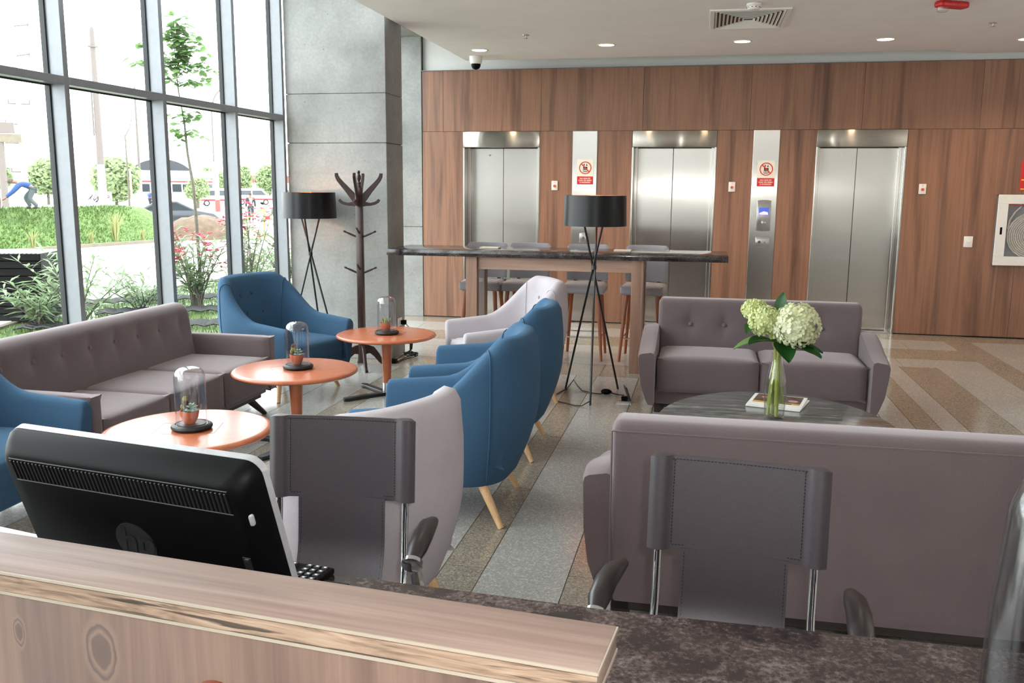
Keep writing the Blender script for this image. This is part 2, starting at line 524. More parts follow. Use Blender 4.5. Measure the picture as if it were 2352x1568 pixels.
def concrete():
    T = NT('fair_faced_concrete')
    v = coord(T, 'World')
    n1 = T.n('ShaderNodeTexNoise', Scale=1.6, Detail=5.0, Roughness=0.6)
    n2 = T.n('ShaderNodeTexNoise', Scale=38.0, Detail=4.0)
    vo = T.n('ShaderNodeTexVoronoi', Scale=7.5)
    vo.inputs['Randomness'].default_value = 1.0
    for q in (n1, n2, vo): T.l(v, q.inputs['Vector'])
    a = ramp(T, n1.outputs[0], [(0.3, lin((126, 126, 124))), (0.5, lin((146, 147, 145))), (0.7, lin((160, 160, 158)))])
    b = mixc(T, 0.22, a, n2.outputs[0], 'OVERLAY')
    pit = ramp(T, vo.outputs['Distance'], [(0.0, (0.3, 0.3, 0.3, 1)), (0.035, (0.45, 0.45, 0.45, 1)), (0.05, (1, 1, 1, 1))])
    T.l(mixc(T, 0.8, b, pit, 'MULTIPLY'), T.p.inputs['Base Color'])
    T.setp(Roughness=0.75)
    bump(T, n2.outputs[0], 0.15, 0.003)
    return T.m
M['concrete'] = concrete()
def leafmat(name, rgb, rgb2, trans=0.3):
    T = NT(name)
    v = coord(T, 'World')
    n1 = T.n('ShaderNodeTexNoise', Scale=9.0, Detail=3.0); T.l(v, n1.inputs['Vector'])
    c = mixc(T, n1.outputs[0], lin(rgb), lin(rgb2))
    d = T.n('ShaderNodeBsdfTranslucent'); T.l(c, d.inputs[0]); T.l(c, T.p.inputs['Base Color'])
    T.setp(Roughness=0.5)
    mx = T.n('ShaderNodeMixShader'); mx.inputs[0].default_value = trans
    T.l(T.p.outputs[0], mx.inputs[1]); T.l(d.outputs[0], mx.inputs[2]); T.l(mx.outputs[0], T.out.inputs['Surface'])
    return T.m
M['leaf_dark'] = leafmat('dark_green_leaf', (22, 62, 22), (40, 92, 32))
M['leaf_oleander'] = leafmat('oleander_leaf', (100, 124, 86), (144, 160, 126), 0.4)
M['leaf_tree'] = leafmat('tree_leaf', (82, 118, 62), (116, 148, 86), 0.45)
M['leaf_round'] = leafmat('clipped_tree_leaf', (108, 128, 84), (152, 166, 122), 0.45)  # paler leaf colour imitates haze and glare over the distant trees
M['bloom'] = leafmat('hydrangea_petal', (206, 214, 150), (244, 244, 228), 0.35)
M['pink'] = leafmat('pink_petal', (150, 16, 52), (186, 50, 88), 0.3)
M['stem'] = leafmat('green_stem', (132, 146, 58), (176, 180, 92), 0.1)
M['bark'] = plain('grey_bark', (86, 80, 70), 0.9, var=0.15, scale=40)
M['grass'] = leafmat('lawn_grass', (58, 84, 36), (92, 112, 56), 0.15)
M['straw'] = leafmat('dry_grass', (112, 118, 66), (140, 140, 90), 0.2)
M['pavement'] = plain('pale_concrete_paving', (206, 202, 194), 0.9, var=0.03, scale=0.6)
M['kerb'] = plain('kerb_concrete', (100, 93, 80), 0.9, var=0.06, scale=3)
M['soil'] = plain('dry_soil', (138, 114, 90), 0.95, var=0.15, scale=4)

# ------------------------------------------------------------------ the room
WALL_Y = 10.95
# floor: a grout bed with terrazzo slabs laid on it
bm = B(); box(bm, -3.98, 7.6, -4.6, 11.4, -0.2, -0.004)
floor = struct('floor', bm, M['grout'])
def slab_mesh(name, m):
    bm = B(); box(bm, -0.5, 0.5, -0.5, 0.5, -0.5, 0.5)
    me = bpy.data.meshes.new(name); bm.to_mesh(me); bm.free(); me.materials.append(m); return me
SLAB = {'l': slab_mesh('tile_light', M['tile_light']), 'd': slab_mesh('tile_dark', M['tile_dark'])}
def tile(k, x0, x1, y0, y1, g=0.0022):
    if x1 - x0 < 0.02 or y1 - y0 < 0.02: return
    o = bpy.data.objects.new('tile', SLAB[k]); link(o, floor)
    o.location = ((x0 + x1) / 2, (y0 + y1) / 2, -0.02)
    o.scale = (x1 - x0 - 2 * g, y1 - y0 - 2 * g, 0.04)
def rowtiles(k, x0, x1, y0, y1, phase, step):
    y = y0
    ks = math.ceil((y0 - phase) / step + 1e-6)
    while y < y1 - 1e-6:
        ny = min(y1, phase + ks * step); ks += 1
        tile(k, x0, x1, y, ny); y = ny
def coltiles(k, x0, x1, y0, y1, phase, step):
    x = x0
    ks = math.ceil((x0 - phase) / step + 1e-6)
    while x < x1 - 1e-6:
        nx = min(x1, phase + ks * step); ks += 1
        tile(k, x, nx, y0, y1); x = nx
YA, YB = 1.3, 7.75
x = -1.05 - 5 * 0.5455
edges = []
while x < 1.30:
    edges.append((x, x + 0.182, 'd')); edges.append((x + 0.182, x + 0.5455, 'l')); x += 0.5455
edges = [e for e in edges if e[0] > -3.95 and e[1] < 1.45]
for a, b, k in edges:
    rowtiles(k, a, b, YA, YB, 4.09 if k == 'l' else 4.65, 1.39 if k == 'l' else 1.07)
xl = edges[-1][1]
if edges[0][0] > -3.97: rowtiles('l', -3.97, edges[0][0], YA, YB, 4.09, 1.39)
tile('l', xl, 1.497, YA, 4.2); rowtiles('l', xl, 1.497, 4.2, YB, 4.2, 1.39)
coltiles('d', -3.97, 1.497, YB, 8.30, 0.3, 1.15)
coltiles('l', -3.97, 1.497, 8.30, 8.89, 0.9, 1.39)
for a, b, k in ((1.497, 1.668, 'd'), (1.668, 1.845, 'l'), (1.845, 2.187, 'd'), (2.187, 2.648, 'l')):
    rowtiles(k, a, b, YA, 8.89, 4.8 if k == 'd' else 4.78, 1.3 if k == 'd' else 1.39)
coltiles('l', -3.97, 2.648, 8.89, 9.32, 0.5, 1.39)
coltiles('d', -3.97, 2.648, 9.32, 9.93, 0.4, 1.12)
rowtiles('d', 2.648, 2.902, YA, 9.93, 5.0, 1.2)
coltiles('l', -3.97, 2.150, 9.93, 10.53, 0.9, 1.39)
tile('l', 2.150, 2.630, 9.93, 10.53); tile('d', 2.630, 2.902, 9.93, 10.53)
coltiles('d', -3.97, 2.902, 10.53, 11.12, 0.4, 1.12)
rowtiles('l', 2.902, 3.55, YA, 10.53, 4.6, 1.39)
rowtiles('d', 3.55, 3.75, YA, 10.53, 4.6, 1.1)
rowtiles('l', 3.75, 4.6, YA, 10.53, 4.9, 1.39)
coltiles('d', 2.902, 4.6, 10.53, 10.93, 0.4, 1.12)
bm = B(); box(bm, 4.6, 7.55, 1.3, 10.93, -0.02, 0); box(bm, -3.97, 7.55, -4.55, 1.3, -0.02, 0)
struct('floor_far', bm, M['tile_light'])

# ceiling: dropped ceiling, its edge beside the double-height void, and the slab above
bm = B()
XE, YE = -2.82, 10.63
poly = [(XE, -4.6), (7.6, -4.6), (7.6, 10.9), (2.72, 10.9), (2.44, YE), (XE, YE)]
prism(bm, poly, 3.10, 3.16, 'XY')
struct('ceiling', bm, M['ceiling'])
bm = B(); box(bm, XE, XE + 0.06, -4.6, YE, 3.16, 4.6)
struct('trim_1', bm, M['white_paint'])
bm = B(); box(bm, -4.3, 7.6, -4.6, 11.4, 4.6, 4.7)
struct('ceiling_upper', bm, M['ceiling'])

# walls the camera cannot see close the room
bm = B(); box(bm, 7.55, 7.7, -4.6, 11.4, 0, 4.6); struct('wall_right', bm, M['white_paint'])
bm = B(); box(bm, -4.3, 7.7, -4.75, -4.55, 0, 4.6); struct('wall_front', bm, M['white_paint'])

# elevator wall: backing with three openings, white above, wood panels in front
wall = struct('wall_back', (lambda b: (box(b, -3.47, 7.6, 11.0, 11.35, 3.03, 4.6), b)[1])(B()), M['white_paint'])
OPEN = [(-2.951, -1.988), (-0.877, 0.103), (1.209, 2.175)]
bm = B()
xs = [-3.47] + [v for o in OPEN for v in o] + [7.6]
for a, b in zip(xs[0::2], xs[1::2]): box(bm, a, b, 10.975, 11.35, 0.0, 2.3)
box(bm, -3.47, 7.6, 10.975, 11.35, 2.3, 3.03)
struct('backing', bm, M['black_matte'], wall)
def panel(x0, x1, z0, z1):
    bm = B(); box(bm, x0 + 0.0015, x1 - 0.0015, 0, 0.024, z0, z1, 0.0012, 1)
    o = obj('panel', bm, M['walnut'], wall)
    o.location = (0, WALL_Y, 0)
JO = [-3.47, -3.2] + [-1.98 + 1.22 * k for k in range(0, 8)] + [7.55]
for a, b in zip(JO, JO[1:]): panel(a, b, 2.3085, 3.03)
for a, b in ((-3.47, -2.951), (-1.988, -1.587), (-1.290, -0.877), (0.103, 0.512), (0.806, 1.209), (2.175, 3.39), (3.39, 4.61), (4.61, 5.83), (5.83, 7.05), (7.05, 7.55)):
    panel(a, b, 0.012, 2.3055)
bm = B(); box(bm, -3.47, 7.55, 10.93, 10.952, 3.031, 3.037)
struct('trim_2', bm, M['alu'])

for i, (a, b) in enumerate(OPEN):
    bm = B(); box(bm, a + 0.002, b - 0.002, WALL_Y - 0.003, WALL_Y + 0.03, 2.118, 2.305, 0.004, 2)
    box(bm, a + 0.002, b - 0.002, WALL_Y + 0.03, 11.2, 2.118, 2.14)
    d = struct('door_%d' % (i + 1), bm, M['steel_h'])
    for s in (0, 1):
        bm = B()
        if s == 0: box(bm, a, a + 0.022, WALL_Y - 0.002, 11.2, 0, 2.118, 0.003, 1); box(bm, a + 0.022, a + 0.06, 11.10, 11.2, 0, 2.118, 0.003, 1)
        else: box(bm, b - 0.022, b, WALL_Y - 0.002, 11.2, 0, 2.118, 0.003, 1); box(bm, b - 0.06, b - 0.022, 11.10, 11.2, 0, 2.118, 0.003, 1)
        obj('jamb', bm, M['steel'], d)
    mid = (a + b) / 2 - 0.012
    for s in (0, 1):
        x0, x1 = ((a + 0.045, mid - 0.0025), (mid + 0.0025, b - 0.045))[s]
        bm = B(); box(bm, x0, x1, 0, 0.03, 0.012, 2.112, 0.003, 1)
        lf = obj('door_leaf', bm, M['steel'], d); lf.location = (0, 11.15, 0)
        if s == 0:
            bm = B(); cyl(bm, (x1 - 0.17, -0.002, 2.03), 0.012, 0.01, 16, 'Y')
            obj('release_lock', bm, M['chrome'], lf)
    bm = B(); box(bm, a + 0.02, b - 0.02, WALL_Y + 0.01, 11.2, 0.0, 0.008)
    obj('sill', bm, M['steel_plain'], d)
    bm = B(); box(bm, a + 0.01, b - 0.01, 11.2, 11.3, 0, 2.3)
    obj('shaft_back', bm, M['black_matte'], d)

# left side: glazing, concrete column, concrete return wall
XI, XO = -3.876, -3.978
win = bpy.data.objects.new('window_1', None); link(win); win['kind'] = 'structure'
MY = [5.03 + 1.04 * k for k in range(-9, 3)] + [7.99]
def mull_mesh():
    bm = B(); box(bm, XO, XI, -0.022, 0.022, 0.0, 4.6, 0.002, 1)
    box(bm, XO - 0.03, XO + 0.004, -0.034, 0.034, 0.0, 4.6, 0.0, 1, 1)
    me = bpy.data.meshes.new('mullion'); bm.to_mesh(me); bm.free()
    me.materials.append(M['alu']); me.materials.append(M['black_gasket']); return me
mm = mull_mesh()
for y in MY:
    o = bpy.data.objects.new('mullion', mm); link(o, win); o.location = (0, y, 0)
for z0, z1 in ((2.233, 2.281), (0.0, 0.06), (4.53, 4.6)):
    for a, b in zip(MY, MY[1:]):
        bm = B(); box(bm, XO + 0.004, XI + 0.0008, a + 0.022, b - 0.022, z0, z1, 0.002, 1)
        box(bm, XO - 0.02, XO + 0.004, a + 0.022, b - 0.022, z0 - 0.008, z1 + 0.008, 0, 1, 1)
        obj('transom', bm, [M['alu'], M['black_gasket']], win)
for z0, z1 in ((0.06, 2.233), (2.281, 4.53)):
    for a, b in zip(MY, MY[1:]):
        bm = B(); box(bm, XO - 0.012, XO - 0.006, a + 0.01, b - 0.01, z0 - 0.01, z1 + 0.01)
        obj('pane', bm, M['pane'], win)
# the same glazing carries on behind the column
win2 = bpy.data.objects.new('window_2', None); link(win2); win2['kind'] = 'structure'
for y in (8.52, 9.7, 10.9):
    o = bpy.data.objects.new('mullion', mm); link(o, win2); o.location = (0, y, 0)
for a, b in ((8.52, 9.7), (9.7, 10.9)):
    bm = B(); box(bm, XO - 0.012, XO - 0.006, a + 0.01, b - 0.01, 0, 4.55)
    obj('pane', bm, M['pane'], win2)
    bm = B(); box(bm, XO, XI, a + 0.022, b - 0.022, 2.233, 2.281); obj('transom', bm, M['alu'], win2)

colm = struct('pillar', (lambda b: (box(b, -3.86, -2.90, 8.04, 8.47, 0, 4.6), b)[1])(B()), M['concrete'])
for z0, z1 in ((0, 2.022), (2.030, 2.470), (2.474, 4.6)):
    bm = B(); box(bm, -3.872, -2.888, 8.026, 8.48, z0, z1, 0.004, 1)
    obj('concrete_block', bm, M['concrete'], colm)
wl = struct('wall_left', (lambda b: (box(b, -3.95, -3.475, 10.97, 11.35, 0, 4.6), b)[1])(B()), M['concrete'])
for z0, z1 in ((0.0, 1.136), (1.141, 3.44)):
    bm = B(); box(bm, -3.95, -3.475, 10.94, 11.0, z0, z1, 0.003, 1)
    obj('concrete_block', bm, M['concrete'], wl)
bm = B(); box(bm, -3.95, -3.475, 8.48, 10.97, 3.44, 4.6, 0.004, 1)
struct('beam', bm, M['concrete'])

# ceiling fixtures
for i, (x, y) in enumerate(DOWN):
    lab = ['round recessed downlight above the dome camera, at the left end of the row', 'round recessed downlight above the left elevator and first steel panel',
           'round recessed downlight just in front of the square air grille', 'round recessed downlight above the right elevator door',
           'round recessed downlight cut off by the right edge of the photo'][i]
    t = thing('downlight', lab, 'downlight', (x, y, 3.10), 0, 'recessed ceiling downlights')
    bm = B(); lathe(bm, [(0.078, 0.01), (0.098, 0.0), (0.1, -0.004), (0.092, -0.006), (0.08, -0.004), (0.078, 0.0)], 32)
    obj('trim_ring', bm, M['white_plastic'], t)
    bm = B(); lathe(bm, [(0.079, -0.003), (0.0, -0.0035)], 32)
    obj('diffuser', bm, M['lamp_glow'], t)

t = thing('air_grille', 'square white ceiling air grille with concentric slats', 'air vent', (0.30, 8.46, 3.10), 0.0)
bm = B()
for x0, x1, y0, y1 in ((-0.33, 0.33, -0.46, -0.42), (-0.33, 0.33, 0.42, 0.46), (-0.33, -0.29, -0.42, 0.42), (0.29, 0.33, -0.42, 0.42)):
    box(bm, x0, x1, y0, y1, -0.014, 0.0, 0.003, 1)
obj('frame', bm, M['white_plastic'], t)
bm = B(); box(bm, -0.29, 0.29, -0.42, 0.42, -0.001, 0.0)
obj('backing', bm, M['black_matte'], t)
for k in range(8):
    bm = B(); a, b = 0.285 - k * 0.033, 0.415 - k * 0.048
    th = 0.016
    for sx, sy in ((1, 0), (-1, 0), (0, 1), (0, -1)):
        if sx: q = [(sx * a, -b), (sx * a, b), (sx * (a - th), b - th), (sx * (a - th), -b + th)]; 
        else: q = [(-a, sy * b), (a, sy * b), (a - th, sy * (b - th)), (-a + th, sy * (b - th))]
        zz = [-0.016, -0.016, -0.002, -0.002]
        v = [bm.verts.new((p[0], p[1], z)) for p, z in zip(q, zz)]
        v2 = [bm.verts.new((p[0], p[1], z + 0.003)) for p, z in zip(q, zz)]
        bm.faces.new(v); bm.faces.new(list(reversed(v2)))
        for j in range(4): bm.faces.new((v[j], v2[j], v2[(j + 1) % 4], v[(j + 1) % 4]))
    bmesh.ops.recalc_face_normals(bm, faces=bm.faces)
    obj('slat', bm, M['white_plastic'], t, smooth=None)

t = thing('smoke_detector', 'round white smoke detector on the ceiling beside the air grille', 'smoke detector', (0.314, 7.80, 3.10))
bm = B(); lathe(bm, [(0, -0.002), (0.058, -0.002), (0.06, -0.02), (0.052, -0.026), (0.05, -0.04), (0.04, -0.05), (0, -0.054)], 28)
obj('body', bm, M['white_plastic'], t)
bm = B()
for k in range(10):
    a = 2 * PI * k / 10; cyl(bm, (0.0505 * math.cos(a), 0.0505 * math.sin(a), -0.033), 0.006, 0.004, 6)
obj('vent_slot', bm, M['black_matte'], t, kind='stuff')

for x, y, lab in ((-1.781, 8.975, 'small sprinkler head in the ceiling left of the air grille'), (2.421, 9.015, 'small sprinkler head in the ceiling under the red lamp')):
    t = thing('sprinkler', lab, 'sprinkler', (x, y, 3.10), 0, 'ceiling sprinklers')
    bm = B(); lathe(bm, [(0, -0.001), (0.032, -0.001), (0.03, -0.006), (0.008, -0.008), (0.007, -0.03), (0, -0.03)], 16); obj('escutcheon', bm, M['steel_plain'], t)
    bm = B(); lathe(bm, [(0, -0.031), (0.02, -0.031), (0.02, -0.034), (0, -0.036)], 12); obj('deflector', bm, M['steel_plain'], t)

t = thing('dome_camera', 'white ceiling security camera with dark dome near the concrete column', 'camera', (-2.62, 10.30, 3.10))
bm = B(); lathe(bm, [(0, -0.001), (0.075, -0.001), (0.075, -0.03), (0.066, -0.075), (0.056, -0.085)], 28); obj('housing', bm, M['white_plastic'], t)
bm = B(); lathe(bm, [(0.054, -0.083), (0.052, -0.11), (0.038, -0.135), (0, -0.15)], 24); obj('dome', bm, M['black_plastic'], t)

t = thing('emergency_lamp', 'red ceiling lamp with clear lens cut off by the top edge', 'lamp', (1.76, 7.95, 3.10), 0.5)
bm = B(); box(bm, -0.05, 0.22, -0.05, 0.05, -0.05, 0.0, 0.02, 3); obj('housing', bm, M['red_plastic'], t)
bm = B(); lathe(bm, [(0.045, -0.05), (0.042, -0.075), (0.03, -0.085), (0, -0.088)], 20); obj('lens', bm, M['glass'], t)

# ------------------------------------------------------------------ things on the elevator wall
M['sign_white'] = plain('sign_white', (240, 236, 222), 0.45, var=0.005)
M['sign_red'] = plain('sign_red', (206, 40, 40), 0.45, var=0.01)
M['sign_black'] = plain('sign_black', (30, 30, 30), 0.45, var=0.01)
M['screen_blue'] = emit('lift_screen', (70, 92, 190), 0.7)
M['lift_pink'] = emit('lift_screen_pale', (200, 190, 220), 0.8)
def text(body, size, m, parent, loc, rot=(PI / 2, 0, 0), name='lettering', shear=0, ext=0.0004, align='CENTER', sx=1.0):
    c = bpy.data.curves.new(name, 'FONT')
    c.body = body; c.size = size; c.align_x = align; c.align_y = 'CENTER'; c.extrude = ext; c.shear = shear
    c.offset = size * 0.02
    tmp = bpy.data.objects.new(name, c); COL.objects.link(tmp)
    dg = bpy.context.evaluated_depsgraph_get()
    me = bpy.data.meshes.new_from_object(tmp.evaluated_get(dg))
    bpy.data.objects.remove(tmp)
    me.name = name; me.materials.clear(); me.materials.append(m)
    o = bpy.data.objects.new(name, me); link(o, parent); o['kind'] = 'stuff'
    o.location = loc; o.rotation_euler = rot; o.scale = (sx, 1, 1)
    return o
def arc_ring(bm, cx, cz, ro, ri, y0, y1, n=40):
    rings = []
    for r, y in ((ro, y0), (ri, y0), (ri, y1), (ro, y1)):
        rings.append([bm.verts.new((cx + r * math.cos(2 * PI * k / n), y, cz + r * math.sin(2 * PI * k / n))) for k in range(n)])
    for a, b in zip(rings, rings[1:] + rings[:1]):
        for k in range(n): bm.faces.new((a[k], a[(k + 1) % n], b[(k + 1) % n], b[k]))
    bmesh.ops.recalc_face_normals(bm, faces=bm.faces)
def warning_sign(x, z, label):
    t = thing('fire_warning_sign', label, 'sign', (x, WALL_Y - 0.006, z), 0, 'elevator warning signs')
    bm = B(); box(bm, -0.097, 0.097, -0.003, 0.0, -0.052, 0.148, 0.001, 1); obj('pictogram_board', bm, M['sign_white'], t)
    bm = B(); box(bm, -0.097, 0.097, -0.003, 0.0, -0.148, -0.054, 0.001, 1); obj('text_board', bm, M['sign_red'], t)
    cz = 0.048
    bm = B()
    box(bm, -0.026, 0.026, -0.0045, -0.003, cz - 0.05, cz + 0.012)
    obj('elevator_pictogram', bm, M['sign_black'], t)
    bm = B()
    for k in range(3):
        px = -0.016 + k * 0.016
        box(bm, px - 0.005, px + 0.005, -0.0055, -0.0045, cz - 0.044, cz - 0.022); box(bm, px - 0.003, px + 0.003, -0.0055, -0.0045, cz - 0.014, cz - 0.006)
    obj('people_pictogram', bm, M['sign_white'], t, smooth=None)
    for s, ax in ((1, -0.013), (-1, 0.017)):
        bm = B()
        base = cz + 0.034
        prism(bm, [(ax - 0.011, base), (ax + 0.011, base), (ax, base + s * 0.016)], -0.0045, -0.003)
        box(bm, ax - 0.003, ax + 0.003, -0.0045, -0.003, min(base, base - s * 0.014), max(base, base - s * 0.014))
        obj('arrow', bm, M['sign_black'], t, smooth=None)
    bm = B(); arc_ring(bm, 0, cz, 0.074, 0.064, -0.0062, -0.003)
    Mx = Matrix.Translation((0, -0.0058, cz)) @ Matrix.Rotation(PI / 4, 4, 'Y')
    box(bm, -0.066, 0.066, -0.0006, 0.0006, -0.006, 0.006, M=Mx)
    obj('ban_ring', bm, M['sign_red'], t)
    for k, s in enumerate(('NO USAR EN', 'CASO DE SISMO', 'O INCENDIO')):
        text(s, 0.022, M['sign_white'], t, (0, -0.0035, -0.078 - 0.0235 * k), sx=1.0)
    return t

def lift_panel(x0, x1, label, tall, z_tall, z_low, x_c, w_low, h_low, nb):
    t = thing('elevator_panel', label, 'panel', ((x0 + x1) / 2, WALL_Y, 0), 0, 'steel call panels between the elevators')
    hw = (x1 - x0) / 2 - 0.001
    bm = B(); box(bm, -hw, hw, -0.004, 0.02, 0.014, 2.306, 0.002, 1)
    obj('face_plate', bm, M['steel'], t)
    dx = x_c - (x0 + x1) / 2
    def bowed(w_, h_, d=0.012):
        bm = B(); n = 10
        pts = [(-w_ + 2 * w_ * k / n, h_ + 0.008 * (1 - (-1 + 2 * k / n) ** 2)) for k in range(n + 1)]
        pts += [(w_ - 2 * w_ * k / n, -h_ - 0.008 * (1 - (1 - 2 * k / n) ** 2)) for k in range(n + 1)]
        prism(bm, pts, -0.004 - d, -0.004, bev=0.003, seg=2)
        return bm
    if tall:
        p = obj('display_plate', bowed(0.078, tall / 2), M['steel_plain'], t); p.location = (dx, 0, z_tall)
        bm = B(); box(bm, -0.055, 0.055, -0.0175, -0.016, 0.005, 0.092); sc1 = obj('screen', bm, M['screen_blue'], p)
        bm = B(); prism(bm, [(-0.05, 0.01), (0.05, 0.01), (0.045, 0.04), (0.0, 0.05), (-0.05, 0.03)], -0.0185, -0.0176)
        obj('screen_image', bm, M['lift_pink'], p, smooth=None)
        bm = B(); cyl(bm, (-0.012, -0.018, -0.076), 0.013, 0.006, 16, 'Y'); box(bm, 0.005, 0.032, -0.02, -0.016, -0.083, -0.071, 0.002, 1)
        obj('key_switch', bm, M['chrome'], p)
    for zc, ww, hh, b in z_low:
        p = obj('call_plate', bowed(ww, hh), M['steel_plain'], t); p.location = (dx, 0, zc)
        for bx in b:
            bm = B(); cyl(bm, (bx, -0.0175, 0.0), 0.017, 0.006, 20, 'Y'); obj('button', bm, M['chrome'], p)
    return t
lift_panel(0.512, 0.806, 'tall brushed steel panel with blue screen between middle and right elevators', 0.345, 1.334, [(1.028, 0.078, 0.056, (-0.035, 0.035))], 0.668, 0, 0, 0)
lift_panel(-1.587, -1.290, 'tall brushed steel panel behind the black lamp shade between left and middle elevators', 0.3, 1.33, [(1.037, 0.052, 0.056, (0,)), (0.85, 0.052, 0.05, (-0.022, 0.022))], -1.432, 0, 0, 0)
warning_sign(-1.429, 1.826, 'red and white fire warning sign on the steel panel above the black lamp shade')
warning_sign(0.670, 1.817, 'red and white fire warning sign on the steel panel above the blue screen')
M['orange_red'] = plain('orange_red', (206, 84, 56), 0.4)
for x, z, lab in ((-1.798, 1.662, 'small white wall plate with red knob right of the left elevator'), (0.294, 1.661, 'small white wall plate with red knob right of the middle elevator'), (2.369, 1.652, 'small white wall plate with red knob right of the right elevator')):
    t = thing('call_point', lab, 'wall plate', (x, WALL_Y, z), 0, 'red knob plates on the wood wall')
    bm = B(); box(bm, -0.038, 0.038, -0.014, 0.0, -0.056, 0.056, 0.004, 2); obj('plate', bm, M['white_plastic'], t)
    bm = B(); cyl(bm, (0, -0.018, -0.006), 0.016, 0.01, 20, 'Y'); obj('knob', bm, M['orange_red'], t)
    bm = B(); box(bm, -0.004, 0.004, -0.0152, -0.013, 0.03, 0.042); obj('indicator', bm, M['steel_plain'], t)
t = thing('light_switch', 'cream light switch on the wood wall beside the hose cabinet', 'light switch', (2.892, WALL_Y, 1.074))
bm = B(); box(bm, -0.047, 0.047, -0.01, 0.0, -0.061, 0.061, 0.006, 2); obj('plate', bm, M['white_plastic'], t)
bm = B(); box(bm, -0.022, 0.022, -0.014, -0.009, -0.01, 0.012, 0.002, 1); obj('rocker', bm, M['white_plastic'], t)

t = thing('hose_cabinet', 'white fire hose cabinet with glazed door and coiled hose at the right edge', 'cabinet', (3.148, WALL_Y - 0.046, 0.823))
W_, H_ = 0.80, 0.775
bm = B()
for a in ((0, W_, 0, 0.1), (0, W_, H_ - 0.1, H_), (0, 0.105, 0.1, H_ - 0.1), (W_ - 0.105, W_, 0.1, H_ - 0.1)):
    box(bm, a[0], a[1], -0.02, 0.0, a[2], a[3], 0.003, 1)
fr = obj('door', bm, M['white_plastic'], t)
bm = B(); box(bm, 0.1, W_ - 0.1, -0.008, -0.004, 0.095, H_ - 0.095); obj('door_pane', bm, M['glass'], t)
bm = B(); box(bm, 0.0, W_, 0.038, 0.0445, 0.0, H_)
for a in ((0, 0.012, 0, H_), (W_ - 0.012, W_, 0, H_), (0, W_, 0, 0.012), (0, W_, H_ - 0.012, H_)): box(bm, a[0], a[1], 0.0, 0.038, a[2], a[3])
obj('back_panel', bm, M['alu'], t)
bm = B(); box(bm, 0.04, 0.062, -0.024, -0.018, 0.34, 0.42, 0.002, 1); obj('latch', bm, M['black_plastic'], t)
M['hose'] = plain('canvas_hose', (196, 190, 178), 0.8, var=0.08, scale=40)
bm = B()
pts = []
for k in range(260):
    a = k / 24.0 * 2 * PI; r = 0.06 + 0.225 * k / 260
    pts.append((0.405 + r * math.cos(a), 0.012, 0.335 + r * math.sin(a) * 0.92))
tube(bm, pts, 0.0098, 5); obj('hose', bm, M['hose'], t)
bm = B(); tube(bm, [(0.125, 0.012, 0.40), (0.14, 0.0115, 0.50), (0.19, 0.012, 0.59), (0.23, 0.012, 0.63), (0.245, 0.012, 0.655), (0.225, 0.012, 0.67)], 0.010, 6); obj('hose_end', bm, M['hose'], t)
bm = B(); tube(bm, [(0.1, 0.012, 0.665), (0.30, 0.012, 0.655), (0.34, 0.012, 0.64)], 0.011, 8); obj('valve', bm, M['red_plastic'], t)
bm = B(); tube(bm, [(0.108, 0.012, 0.655), (0.16, 0.012, 0.652)], 0.0115, 8); obj('brass_nozzle', bm, plain('brass', (176, 140, 60), 0.35, 0.9), t)
t = thing('fire_sign', 'red fire sign above the hose cabinet cut off by the right edge', 'sign', (3.36, WALL_Y - 0.001, 1.64))
bm = B(); box(bm, 0, 0.3, -0.004, 0, 0, 0.32, 0.001, 1); obj('board', bm, M['sign_red'], t)
bm = B(); box(bm, 0.012, 0.06, -0.0048, -0.004, 0.012, 0.026); box(bm, 0.012, 0.04, -0.0048, -0.004, 0.11, 0.125); obj('lettering', bm, plain('sign_yellow', (230, 190, 60), 0.5), t, kind='stuff')

